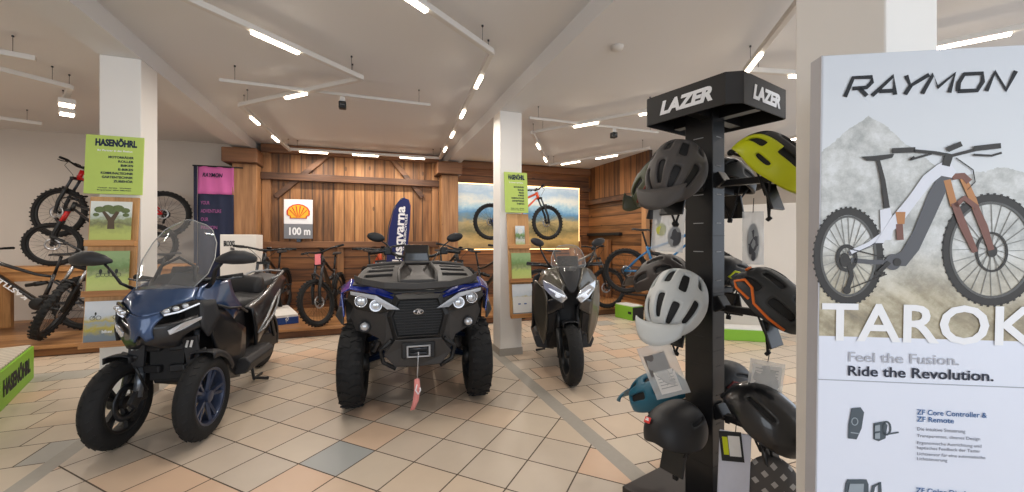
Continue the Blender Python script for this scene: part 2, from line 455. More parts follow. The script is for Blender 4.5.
# alcove: boards at the back, side wall of boards towards the camera
struct('wall_alcove', MB().box(((P2R + XA) / 2, BW - 0.02, (PZ + CEIL) / 2), (XA - P2R, 0.05, CEIL - PZ)), M_woodh)
for z, d in ((2.80, 0.12), (2.42, 0.10)):
    timber((P2R, BW - 0.08, z), (XA, BW - 0.08, z), d, 0.08)
struct('wall_alcove_side', MB().box((XA + 0.03, (5.8 + BW) / 2, (PZ + 2.2) / 2 - 0.05), (0.06, BW - 5.8, 2.2 - PZ + 0.1)), M_woodyh)
struct('wall_alcove_side_upper', MB().box((XA + 0.03, (5.8 + BW) / 2, (2.2 + CEIL) / 2), (0.06, BW - 5.8, CEIL - 2.2)), M_woodyv)
struct('trim_timber_side', MB().bar((XA - 0.05, 5.8, 2.12), (XA - 0.05, BW, 2.12), 0.11, 0.10, (0, 0, 1)), M_beam, bevel=0.01)
struct('trim_timber_side', MB().bar((XA - 0.04, 6.6, 1.42), (XA - 0.04, BW - 0.1, 1.42), 0.09, 0.06, (0, 0, 1)), M_blkm, bevel=0.006)
struct('trim_post_side', MB().box((XA - 0.02, 5.86, 1.35), (0.13, 0.12, 2.7 - 0.7)), M_beamv, bevel=0.01)
struct('trim_post_corner', MB().box((XA - 0.08, 7.2, 0.72), (0.10, 0.55, 1.18)), M_woodyv, bevel=0.01)

# white partition behind the helmet stand
pa, pb = cl((655 - 512) / 399 * 6.5, 6.5, 0), cl((860 - 512) / 399 * 5.1, 5.1, 0)
d = (pb - pa).normalized(); nrm = Vector((-d.y, d.x, 0))
pt = MB(); q = [pa, pb, pb + nrm * 0.08, pa + nrm * 0.08]
pt.add([(v.x, v.y, 0) for v in q] + [(v.x, v.y, 1.81) for v in q], [(0, 1, 2, 3), (7, 6, 5, 4), (0, 4, 5, 1), (1, 5, 6, 2), (2, 6, 7, 3), (3, 7, 4, 0)])
struct('partition_wall', pt, M_white, bevel=0.006)

# ================================================================= light rails
M_rail = mat('rail_white', (214, 210, 204), 0.5)
def glow(name, col, s):
    m = bpy.data.materials.new(name); m.use_nodes = True; b = m.node_tree.nodes['Principled BSDF']
    b.inputs['Base Color'].default_value = lin(col); b.inputs['Emission Color'].default_value = lin(col); b.inputs['Emission Strength'].default_value = s
    MATS[name] = m; return m
M_lamp = glow('lamp_diffuser', (255, 238, 214), 9.0)
RH = 2.75
def rail(a, b, lamps, label, w=0.046, h=0.042, power=9.5, z=RH, cat='light rail'):
    a, b = Vector((a[0], a[1], z)), Vector((b[0], b[1], z))
    mid_ = (a + b) / 2; L = (b - a).length; ang = math.atan2(b.y - a.y, b.x - a.x)
    t = thing('light_rail', label, cat, mid_, ang)
    MB().box((0, 0, 0), (L, w, h)).build('profile', M_rail, t, bevel=0.006)
    for s in (-L / 2 + 0.12, L / 2 - 0.12):
        MB().cyl((s, 0, h / 2), (s, 0, CEIL - z), 0.0018, n=6).cyl((s, 0, CEIL - z - 0.012), (s, 0, CEIL - z), 0.008, n=10).build('suspension_wire', M_steel, t)
    for u, ln in lamps:
        x = -L / 2 + u * L
        ln *= .82
        lm = MB().box((x, 0, -h / 2 - 0.010), (ln, w * 0.7, 0.02)).build('lamp', M_lamp, t, bevel=0.003)
        l = area('lamp_light', (0, 0, 0), (0, 0, 0), ln, w * 0.7, power * ln / 0.4, (1.0, 0.93, 0.84))
        l.parent = lm; l.location = (x, 0, -h / 2 - 0.03)
    return t
rail((-1.55, 2.42), (-0.03, 3.82), [(0.62, 0.42)], 'white light rail with one long lit strip above the three-wheeled scooter')
rail((-0.03, 3.82), (-1.27, 5.03), [(0.50, 0.36)], 'white light rail with one lit strip crossing in front of the bare power rail')
rail((-1.27, 5.03), (-1.15, 7.27), [(0.22, 0.36), (0.62, 0.36)], 'light rail with two lit strips running to the timber wall over the scallop shell sign')
rail((-1.15, 7.20), (1.23, 7.07), [(0.15, 0.5), (0.48, 0.5), (0.8, 0.5)], 'long lit rail just in front of the top of the timber wall')
rail((0.91, 2.94), (1.23, 7.07), [(0.13, 0.33), (0.36, 0.33), (0.58, 0.33), (0.8, 0.33)], 'white light rail running away over the quad with a line of four lit strips')
rail((0.91, 2.94), (0.02, 2.25), [(0.78, 0.42)], 'white light rail with one lit strip cut by the upper photo edge')
t = rail((-1.25, 4.31), (0.65, 4.33), [], 'thin unlit white power rail with a small black projector under its middle', w=0.035, h=0.03)
rail((1.82, 4.38), (3.7, 4.38), [], 'thin unlit white power rail right of the middle column with a small black spotlight', w=0.035, h=0.03)
rail((2.13, 4.92), (3.05, 3.56), [(0.45, 0.4), (0.93, 0.3)], 'white light rail with two lit strips ending behind the helmet stand sign')
rail((2.10, 4.95), (3.32, 7.0), [(0.3, 0.4), (0.72, 0.4)], 'white light rail running away beside the middle column, two lit strips')
rail((3.32, 7.0), (4.2, 5.16), [(0.25, 0.5), (0.62, 0.5)], 'white light rail with two lit strips above the blue bicycle')
rail((2.25, 1.35), (3.04, 2.51), [(0.86, 0.42)], 'white light rail with one lit strip above the black helmet stand sign')
rail((3.04, 2.51), (4.0, 2.3), [(0.55, 0.3)], 'short lit rail seen just left of the near column above the yellow helmet')
rail((3.84, 1.9), (4.5, 0.9), [(0.33, 0.5)], 'lit rail above the large bicycle panel at the upper right')
rail((-3.7, 3.9), (-2.48, 4.31), [], 'unlit rail at the upper left corner of the ceiling')
rail((-3.9, 3.6), (-2.63, 4.99), [(0.42, 0.35)], 'rail at the upper left with a lit strip at the edge of the photo')
rail((-2.63, 4.99), (-3.1, 5.75), [], 'short rail carrying two square spotlights at the upper left')
rail((-5.4, 5.9), (-3.8, 6.7), [], 'far unlit rail at the upper left near the white back wall')
rail((-5.6, 3.2), (-5.0, 6.6), [(.2, .5), (.5, .5), (.8, .5)], 'added out-of-view light rail with three lit strips brightening the back-left wall', power=14)  # added rail outside the view, put in to brighten the back-left area
rail((5.6, 3.0), (5.9, 7.0), [(.25, .5), (.75, .5)], 'added light rail with two lit strips brightening the space behind the white partition', power=9)  # invented rail, added to lift the light level beyond the partition
def small_spot(p, label, sz=(0.07, 0.08, 0.07), name='ceiling_projector'):
    t = thing(name, label, 'projector', p)
    MB().box((0, 0, -0.04), sz).build('housing', M_blk, t, bevel=0.01)
    MB().cyl((0, -sz[1] / 2, -0.04), (0, -sz[1] / 2 - 0.012, -0.04), 0.022, n=16).build('lens', M_glass_d, t)
    MB().box((0, 0, 0.02), (0.05, 0.035, 0.05)).build('bracket', M_rail, t, bevel=0.003)
small_spot((-0.22, 4.31, 2.68), 'small black projector hanging under the power rail above the quad')
small_spot((3.0, 4.38, 2.69), 'small black projector hanging under the rail right of the middle column')
for p, lb in (((-2.78, 5.22, 2.66), 'square lit ceiling spotlight nearer of the two at the upper left'), ((-2.98, 5.60, 2.66), 'square lit ceiling spotlight farther of the two at the upper left')):
    t = thing('ceiling_spotlight', lb, 'spotlight', p, R(30))
    MB().box((0, 0, 0.0), (0.12, 0.16, 0.05)).build('housing', M_rail, t, bevel=0.006)
    lm = MB().box((0, 0, -0.03), (0.10, 0.13, 0.012)).build('lamp', M_lamp, t)
    l = area('lamp_light', (0, 0, 0), (0, 0, 0), 0.1, 0.12, 8, (1.0, 0.93, 0.84)); l.parent = lm; l.location = (0, 0, -0.045)
for p in (at(617, 49, 3.3),):
    t = thing('smoke_detector', 'small round smoke detector on the ceiling left of the helmet stand sign', 'smoke detector', (p.x, p.y, CEIL))
    MB().lathe([(0.0, -0.035), (0.03, -0.035), (0.05, -0.02), (0.055, 0)], axis='Z', n=20).build('housing', M_rail, t)
# ================================================================= bicycles
def wheel_parts(t, c, r, tyre, M=None, disc=0.09, spokes=28, rimcol=None, tm=None):
    """a spoked wheel: tyre > rim, spokes, brake disc"""
    tw = tyre
    prof = [(r - tw * 0.95, -tw * 0.32), (r - tw * 0.5, -tw * 0.5), (r - tw * 0.12, -tw * 0.33), (r, 0), (r - tw * 0.12, tw * 0.33), (r - tw * 0.5, tw * 0.5), (r - tw * 0.95, tw * 0.32)]
    a = MB().lathe(prof, c, 'Y', 40, True)
    k = MB()
    for i in range(72):                                         # tread knobs
        an = 2 * PI * i / 72
        for s in (-0.3, 0.3):
            if (i % 2) == (s > 0): continue
            k.box((0, 0, 0), (tw * 0.30, tw * 0.42, 0.008), (0, 0, 0)).xf if False else None
            M0 = TR(Vector(c)) @ ROT(an, 'Y') @ TR((0, s * tw, r - tw * 0.05))
            a.add([(x * tw * .16, y * tw * .22, z * 0.005) for z in (-1, 1) for x, y in ((-1, -1), (1, -1), (1, 1), (-1, 1))],
                  [(3, 2, 1, 0), (4, 5, 6, 7), (0, 1, 5, 4), (1, 2, 6, 5), (2, 3, 7, 6), (3, 0, 4, 7)], False, M0)
    if M: a.xf(M)
    w_ = a.build('tyre', tm or M_rub, t)
    ri = r - tw * 0.95
    b = MB().lathe([(ri - 0.022, -0.012), (ri + 0.004, -0.016), (ri + 0.004, 0.016), (ri - 0.022, 0.012)], c, 'Y', 40, True)
    b.lathe([(0.0, -0.05), (0.018, -0.05), (0.028, -0.035), (0.02, -0.02), (0.02, 0.02), (0.028, 0.035), (0.018, 0.05), (0.0, 0.05)], c, 'Y', 16)
    for i in range(spokes):
        an = 2 * PI * i / spokes; o = 0.32 if i % 2 else -0.32; s = 0.03 if i % 4 < 2 else -0.03
        p0 = Vector((0.024 * math.cos(an + o * 3), s, 0.024 * math.sin(an + o * 3))) + Vector(c)
        p1 = Vector(((ri - 0.01) * math.cos(an), 0, (ri - 0.01) * math.sin(an))) + Vector(c)
        b.tube([p0, p1], 0.0016, 3, cap=False)
    if M: b.xf(M)
    b.build('rim', rimcol or M_blk, w_)
    d = MB().lathe([(disc * 0.72, 0.046), (disc, 0.046), (disc, 0.049), (disc * 0.72, 0.049)], c, 'Y', 28, True)
    for i in range(5):
        an = 2 * PI * i / 5
        d.tube([Vector(c) + Vector((0.02 * math.cos(an), 0.047, 0.02 * math.sin(an))), Vector(c) + Vector((disc * 0.8 * math.cos(an + .5), 0.047, disc * 0.8 * math.sin(an + .5)))], 0.004, 4)
    if M: d.xf(M)
    d.build('brake_disc', M_alu, w_)
    return w_

def bike(label, loc, heading, frame_m, accent=None, roll=0, steer=0, r=0.36, tyre=0.058, fork_m=None, full=True, cat='bicycle', group=None, scale=1, fork_low=None, name='mountain_bike', bar_w=0.76, knobs=None, motor=True, pitch=0, seat_m=None, rimcol=None, tilt_pre=None):
    t = thing(name, label, cat, loc, heading, group, scale=scale)
    t.rotation_mode = 'XYZ'
    t.rotation_euler = (Matrix.Rotation(heading, 3, 'Z') @ Matrix.Rotation(pitch, 3, 'Y') @ Matrix.Rotation(roll, 3, 'X')).to_euler()
    fa, ra = Vector((0.61, 0, r)), Vector((-0.61, 0, r))
    bb = Vector((-0.17, 0, r - 0.01))
    ht, hb = Vector((0.355, 0, 0.97)), Vector((0.405, 0, 0.855))
    ax = (ht - hb).normalized()
    S = TR(hb) @ Matrix.Rotation(steer, 4, ax) @ TR(-hb)
    accent = accent or frame_m; fork_low = fork_low or M_blk
    # frame
    f = MB()
    f.tube([hb + Vector((0, 0, -0.01)), ht + Vector((0, 0, 0.01))], [0.03, 0.027], 12)
    f.loft([[Vector((p[0] + dx * 0.5, y, p[1] + dx * 0.86)) for y, dx in ((-w_, -h_), (w_, -h_), (w_ * 1.05, 0), (w_, h_), (-w_, h_), (-w_ * 1.05, 0))]
            for p, w_, h_ in (((0.385, 0.885), 0.024, 0.03), ((0.27, 0.77), 0.030, 0.048), ((0.05, 0.56), 0.032, 0.055), ((-0.10, 0.42), 0.036, 0.055), ((-0.16, 0.365), 0.036, 0.05))])
    f.tube([ht + Vector((-0.01, 0, -0.03)), (0.15, 0, 0.85), (-0.12, 0, 0.735), (-0.285, 0, 0.70)], [0.024, 0.021, 0.018, 0.017], 10, flat=1.0)
    f.tube([bb + Vector((-0.01, 0, 0.06)), (-0.235, 0, 0.56), (-0.29, 0, 0.735)], [0.024, 0.021, 0.019], 10)
    fo = f.build('frame', frame_m, t, sub=0)
    s = MB()
    for y in (-0.05, 0.05):
        s.tube([bb + Vector((-0.02, y * 0.6, 0.0)), (-0.36, y * 1.2, r + 0.005), ra + Vector((0, y * 1.25, 0))], [0.016, 0.013, 0.012], 8)
        s.tube([ra + Vector((0, y * 1.25, 0)), (-0.45, y * 1.2, r + 0.17), (-0.285, y * 0.6, 0.655)], [0.012, 0.011, 0.012], 8)
    s.build('swingarm', accent, t)
    if full:
        k = MB().cyl((-0.22, 0, 0.63), (-0.02, 0, 0.60), 0.022, n=12).cyl((-0.17, 0, 0.625), (-0.10, 0, 0.612), 0.030, n=14)
        k.build('shock_absorber', M_blk, t)
    if motor:
        MB().loft([[Vector((bb.x + rr * math.cos(a) * 1.15 + 0.01, y, bb.z + 0.02 + rr * math.sin(a))) for a in [2 * PI * i / 14 for i in range(14)]] for y, rr in ((-0.055, 0.06), (-0.045, 0.082), (0.045, 0.082), (0.055, 0.06))]).build('motor', M_blk, t, bevel=0.004)
    # fork
    k = MB()
    up = (ht - hb).normalized()
    off = Vector((0.045, 0, 0.018))
    for y in (-0.062, 0.062):
        k.tube([hb + off * 0.55 + Vector((0, y, -0.01)), hb + off * 0.55 + Vector((0, y, 0)) - up * 0.22], 0.0175, 10)
    k.xf(S).build('fork_stanchions', fork_m or M_gm, t)
    k = MB()
    for y in (-0.062, 0.062):
        a = hb + off * 0.55 + Vector((0, y, 0)) - up * 0.19
        k.tube([a, a - up * 0.2, fa + Vector((0.0, y, 0.01))], [0.024, 0.023, 0.019], 10)
        k.cyl(fa + Vector((0, y - 0.012, 0)), fa + Vector((0, y + 0.012, 0)), 0.022, n=12)
    a = hb - up * 0.20
    k.tube([a + Vector((0.05, -0.062, 0)), a + Vector((0.085, -0.03, 0.06)), a + Vector((0.085, 0.03, 0.06)), a + Vector((0.05, 0.062, 0))], 0.013, 8)
    k.bar(hb + Vector((0.02, -0.08, 0)), hb + Vector((0.02, 0.08, 0)), 0.05, 0.035)
    k.xf(S).build('fork', fork_low, t, bevel=0.003)
    # wheels
    wheel_parts(t, tuple(fa), r, tyre, S, rimcol=rimcol)
    wheel_parts(t, tuple(ra), r, tyre, None, disc=0.08, rimcol=rimcol)
    # cockpit
    hc = ht + up * 0.055 + Vector((0.05, 0, 0.01))
    k = MB().tube([ht + up * 0.03, ht + up * 0.075], 0.02, 10).bar(ht + up * 0.055, hc, 0.04, 0.035)
    k.xf(S).build('stem', M_blk, t, bevel=0.004)
    pts = [hc + Vector((-0.06, -bar_w / 2, 0.035)), hc + Vector((-0.025, -bar_w * 0.28, 0.03)), hc + Vector((0, -0.06, 0)), hc + Vector((0, 0.06, 0)), hc + Vector((-0.025, bar_w * 0.28, 0.03)), hc + Vector((-0.06, bar_w / 2, 0.035))]
    hbr = MB().tube(pts, [0.011, 0.012, 0.016, 0.016, 0.012, 0.011], 10).xf(S).build('handlebar', M_blk, t)
    for sg in (-1, 1):
        e = hc + Vector((-0.06, sg * bar_w / 2, 0.035)); i_ = hc + Vector((-0.043, sg * (bar_w / 2 - 0.13), 0.033))
        MB().tube([e, i_], [0.017, 0.016], 10).xf(S).build('grip', M_rub, hbr)
        l = MB(); q = i_ + Vector((0, -sg * 0.025, 0))
        l.bar(q, q + Vector((0.04, 0, -0.012)), 0.03, 0.02).tube([q + Vector((0.04, 0, -0.012)), q + Vector((0.06, sg * 0.05, -0.015)), q + Vector((0.05, sg * 0.11, -0.012))], [0.008, 0.007, 0.005], 6)
        l.xf(S).build('brake_lever', M_blk, hbr)
    cb = MB()
    for sg in (-1, 1):
        q = hc + Vector((0.0, sg * 0.2, 0.02))
        cb.tube([S @ q, S @ (q + Vector((0.09, -sg * 0.06, -0.03))), S @ (hc + Vector((0.07, sg * 0.03, -0.12))), hb + Vector((0.04, sg * 0.03, -0.02))], 0.0035, 5)
    cb.build('brake_cable', M_blk, t)
    MB().box(tuple(hc + Vector((0.0, 0.05, 0.03))), (0.045, 0.06, 0.015), (0, -0.5, 0)).xf(S).build('display', M_gloss, hbr, bevel=0.004)
    # saddle
    MB().tube([(-0.285, 0, 0.72), (-0.355, 0, 0.96)], 0.0155, 10).build('seat_post', M_blk, t)
    sd = MB()
    rings = []
    for x, w_, z in ((-0.51, 0.05, 1.0), (-0.48, 0.07, 1.005), (-0.42, 0.066, 0.995), (-0.36, 0.035, 0.99), (-0.28, 0.022, 0.99), (-0.235, 0.014, 0.982)):
        rings.append([Vector((x, w_ * a, z + b)) for a, b in ((-1, -0.018), (-0.8, 0.004), (0, 0.010), (0.8, 0.004), (1, -0.018), (0, -0.014))])
    sd.loft(rings); sd.bar((-0.45, 0.02, 0.972), (-0.29, 0.015, 0.965), 0.007, 0.007).bar((-0.45, -0.02, 0.972), (-0.29, -0.015, 0.965), 0.007, 0.007)
    sd.build('saddle', seat_m or M_seatf, t, bevel=0.003)
    # drive
    c = MB().lathe([(0.045, -0.062), (0.082, -0.062), (0.086, -0.059), (0.082, -0.056), (0.045, -0.056)], tuple(bb + Vector((0, 0, 0.01))), 'Y', 30, True)
    for i in range(4): c.bar(tuple(bb + Vector((0, -0.059, 0.01))), tuple(bb + Vector((0.07 * math.cos(i * PI / 2 + .4), -0.059, 0.01 + 0.07 * math.sin(i * PI / 2 + .4)))), 0.006, 0.014)
    ch = c.build('chainring', M_steel, t)
    k = MB().bar(bb + Vector((0, -0.075, 0.01)), bb + Vector((0.11, -0.085, -0.11)), 0.014, 0.024).bar(bb + Vector((0, 0.075, 0.01)), bb + Vector((-0.11, 0.085, 0.13)), 0.014, 0.024)
    cr = k.build('crank', M_blk, t, bevel=0.004)
    for q in (bb + Vector((0.11, -0.135, -0.11)), bb + Vector((-0.11, 0.135, 0.13))):
        MB().box(tuple(q), (0.09, 0.09, 0.018)).build('pedal', M_blk, cr, bevel=0.004)
    k = MB().tube([bb + Vector((0.01, -0.059, 0.093)), ra + Vector((0, -0.055, 0.06))], 0.004, 5).tube([bb + Vector((0.0, -0.059, -0.072)), ra + Vector((0.03, -0.055, -0.12))], 0.004, 5)
    k.lathe([(0.02, -0.06), (0.062, -0.058), (0.062, -0.054), (0.035, -0.04), (0.02, -0.04)], tuple(ra), 'Y', 22, True)
    k.build('chain', M_steel, t)
    k = MB().bar(ra + Vector((0, -0.06, -0.02)), ra + Vector((0.03, -0.06, -0.13)), 0.012, 0.028).cyl(ra + Vector((0.03, -0.066, -0.13)), ra + Vector((0.03, -0.054, -0.13)), 0.018, n=12).cyl(ra + Vector((0.01, -0.066, -0.07)), ra + Vector((0.01, -0.054, -0.07)), 0.018, n=12)
    k.build('derailleur', M_blk, t, bevel=0.002)
    return t

M_fred = mat('frame_red', (196, 26, 30), 0.35, coat=0.5)
M_fblk = mat('frame_black', (26, 27, 30), 0.35, coat=0.5)
M_fblue = mat('frame_blue', (34, 106, 158), 0.32, coat=0.6)
M_foran = mat('frame_orange', (196, 74, 36), 0.35, coat=0.5)
M_fsil = mat('frame_silver', (112, 104, 96), 0.35, 0.5, coat=0.4)
M_fnavy = mat('frame_navy', (28, 54, 104), 0.35, coat=0.5)
M_forkg = mat('fork_gold', (176, 112, 52), 0.3, 0.6)

red_x0 = onY(57, 7.5)
bike('red and black full-suspension bicycle hung high on the white wall, above the wooden bench', (red_x0 + 0.61, 7.35, 1.33), PI, M_fred, M_fred, steer=R(0), scale=0.97) if False else None
rb = bike('red full-suspension bicycle hung high on the white wall beside the green notice', (red_x0 + 0.61, 7.53, 1.34), PI, M_fred, M_fred, steer=R(-14), scale=0.98)
MB().bar((0, 0.05, 0.62), (0, -0.38, 0.62), 0.03, 0.03).box((0, -0.385, 0.62), (0.12, 0.02, 0.3)).build('wall_hook', M_steel, rb, bevel=0.003)
bx = onY(52, 7.1)
bench_z = 0.95
bike('small black bicycle with red fork tubes standing on the wooden bench', (bx + 0.55, 7.1, bench_z), PI, M_fblk, M_fred, steer=R(14), r=0.33, fork_m=M_fred, scale=0.88)
# two dark bicycles on the platform below the bench
c1 = cl((42 - 512) / 399 * 5.06, 5.06, PZ)
c1b = bike('black electric bicycle with lettered down tube facing away to the edge of the photo', (c1.x - 0.17, c1.y, PZ), PI, M_fblk, M_gm, r=0.355)
text('KASTLE', 0.075, M_wht, c1b, Matrix(((-.733, 0, .68, .255), (0, 1, 0, .0335), (-.68, 0, -.733, .72), (0, 0, 0, 1))) @ TR((0, 0, -.025)) @ ROT(PI, 'Z') @ TR((-.42, 0, 0)), 'tube_lettering', weight=.002, width=.36)
ps = R(-168); ax2 = cl((57 - 512) / 399 * 4.64, 4.64, PZ)
bike('black bicycle on the platform with its fat front wheel turned and tilted', (ax2.x - .61 * math.cos(ps), ax2.y - .61 * math.sin(ps), PZ), ps, M_fblk, M_gm, steer=R(88), tyre=0.075, r=0.36, fork_m=M_alu)
# bicycles in front of the timber wall
bike('dark electric bicycle behind the seat of the three-wheeled scooter, handlebar turned to the room', (-1.29, 6.74, PZ), R(-95), M_fblk, M_gm, steer=R(10))
fb = bike('black bicycle with a pink tag on its handlebar beside the white block', tuple(cl((329 - 512) / 399 * 5.98, 5.98, PZ)), R(-101), M_fblk, M_gm, steer=R(-28), r=0.33, scale=0.97)
MB().box((0.47, -0.02, 0.93), (0.012, 0.085, 0.15), (0.1, -0.15, -0.3)).build('price_tag', mat('tag_pink', (236, 128, 138), 0.6), fb, bevel=0.002)
bike('orange framed bicycle half hidden behind the quad, beside the one with the pink tag', tuple(cl((374 - 512) / 399 * 6.3, 6.3, PZ)), R(-78), M_foran, M_fblk, steer=R(-10))
bike('dark bicycle behind the quad rack, just left of the lit landscape picture', tuple(cl((448 - 512) / 399 * 6.5, 6.5, PZ)), R(-80), M_fblk, M_gm, steer=R(20))
bike('dark bicycle between the quad and the middle column, with a white bottle on its frame', tuple(cl((490 - 512) / 399 * 6.3, 6.3, PZ)), R(-66), M_fblk, M_gm, steer=R(12))
# hung bicycle in front of the lit picture
ox = onY(520, 7.35)
ob = bike('orange and blue bicycle hung in the air in front of the lit landscape picture', (ox, 7.35, 1.30), 0, M_foran, M_fnavy, steer=R(6), scale=0.98)
MB().bar((0, 0.1, 0.62), (0, 0.33, 0.62), 0.03, 0.03).box((0, 0.335, 0.62), (0.12, 0.02, 0.3)).build('wall_hook', M_steel, ob, bevel=0.003)
bike('silver hardtail bicycle with flat handlebar standing in the timber alcove', tuple(cl((574 - 512) / 399 * 6.75, 6.75, PZ)), R(-8), M_fsil, M_fsil, steer=R(5), r=0.345, tyre=0.05, full=False, motor=False, fork_m=M_fsil)
# blue bicycle on a display stand in front of the white partition
kb = bike('bright blue full-suspension bicycle raised on a stand behind the white helmet', tuple(cl(2.30, 5.92, 0.47)), R(-50), M_fblue, M_fblue, steer=R(8), r=0.35)
bp = thing('bicycle_stand', 'low black stand carrying the blue bicycle off the floor', 'stand', tuple(cl(2.30, 5.92, 0)), R(-50))
MB().box((0, 0, 0.015), (0.7, 0.26, 0.03)).build('base', M_blk, bp, bevel=0.004)
MB().cyl((-0.3, 0.0, 0.0), (-0.3, 0.0, 0.45), 0.015, n=10).cyl((0.3, 0, 0.0), (0.3, 0, 0.45), 0.015, n=10).bar((-0.65, 0, 0.458), (0.65, 0, 0.458), 0.08, 0.02).build('support', M_blk, bp)
# wooden bench under the hung bicycles
wb = thing('wooden_bench', 'light wooden bench on the platform against the white wall carrying the small black bicycle', 'bench', (bx + 0.42, 7.15, PZ))
wb_w = 2.2
MB().box((0, 0, bench_z - PZ - 0.03), (wb_w, 0.5, 0.06)).build('top', M_oakh, wb, bevel=0.006)
MB().box((0, -0.2, bench_z - PZ - 0.12), (wb_w - 0.1, 0.03, 0.12)).build('apron', M_oakh, wb, bevel=0.004)
for sx in (-1, 1):
    for sy in (-1, 1):
        MB().box((sx * (wb_w / 2 - 0.09) , sy * 0.19, (bench_z - PZ) / 2 - 0.03), (0.12, 0.06, bench_z - PZ - 0.06)).build('leg', M_oak, wb, bevel=0.006)
# ================================================================= quad
M_qblk = mat('quad_plastic', (58, 56, 55), 0.5, noise=0.1, nscale=50, bump=0.12, bscale=300)
M_qblue = mat('quad_blue', (16, 42, 134), 0.22, coat=0.9)
M_lens = mat('lamp_clear', (206, 210, 216), 0.12, 0.6, coat=1.0)
M_lensw = glow('lamp_halo', (216, 222, 232), 0.45)
M_mesh = mat('grille_mesh', (14, 14, 15), 0.6)
M_arm = mat('suspension_paint', (24, 40, 66), 0.4, 0.4)
def atv_wheel(t, c, r, w_, name='wheel', steer=0):
    S = TR(Vector(c)) @ ROT(steer, 'Z')
    a = MB().lathe([(0.17, -w_ * .40), (0.22, -w_ * .50), (r - 0.07, -w_ * .50), (r - 0.03, -w_ * .43), (r - 0.008, -w_ * .2), (r - 0.006, 0), (r - 0.008, w_ * .2), (r - 0.03, w_ * .43), (r - 0.07, w_ * .50), (0.22, w_ * .50), (0.17, w_ * .40)], (0, 0, 0), 'X', 40, True)
    n = 22
    for i in range(n):
        an = 2 * PI * i / n
        for sg in (-1, 1):
            for u, wd, ln, tw_ in ((0.12, 0.06, 0.028, 0.5), (0.28, 0.045, 0.03, 0.15)):
                M0 = ROT(an + (0.14 if sg > 0 else 0) + (0.07 if u > .3 else 0), 'X') @ TR((sg * u * w_ * 1.05, 0, r - 0.006 - (0.006 if u > .2 else 0))) @ ROT(sg * tw_, 'Z')
                a.box((0, 0, 0), (wd, ln, 0.022)) if False else a.add([(x * wd / 2, y * ln / 2, z * 0.0045) for z in (-1, 1) for x, y in ((-1, -1), (1, -1), (1, 1), (-1, 1))], [(3, 2, 1, 0), (4, 5, 6, 7), (0, 1, 5, 4), (1, 2, 6, 5), (2, 3, 7, 6), (3, 0, 4, 7)], False, M0)
    wheel = a.xf(S).build(name, M_rub, t)
    b = MB().lathe([(0.17, -w_ * .38), (0.15, -w_ * .2), (0.05, -0.03), (0.0, -0.03), (0.0, 0.03), (0.05, 0.03), (0.15, w_ * .2), (0.17, w_ * .38)], (0, 0, 0), 'X', 28, True)
    for i in range(6): b.bar((0.03 * (1), 0.04 * math.cos(i * PI / 3), 0.04 * math.sin(i * PI / 3)), (w_ * .2, 0.15 * math.cos(i * PI / 3), 0.15 * math.sin(i * PI / 3)), 0.03, 0.02)
    b.xf(S).build('rim', M_gm, wheel)
    return wheel

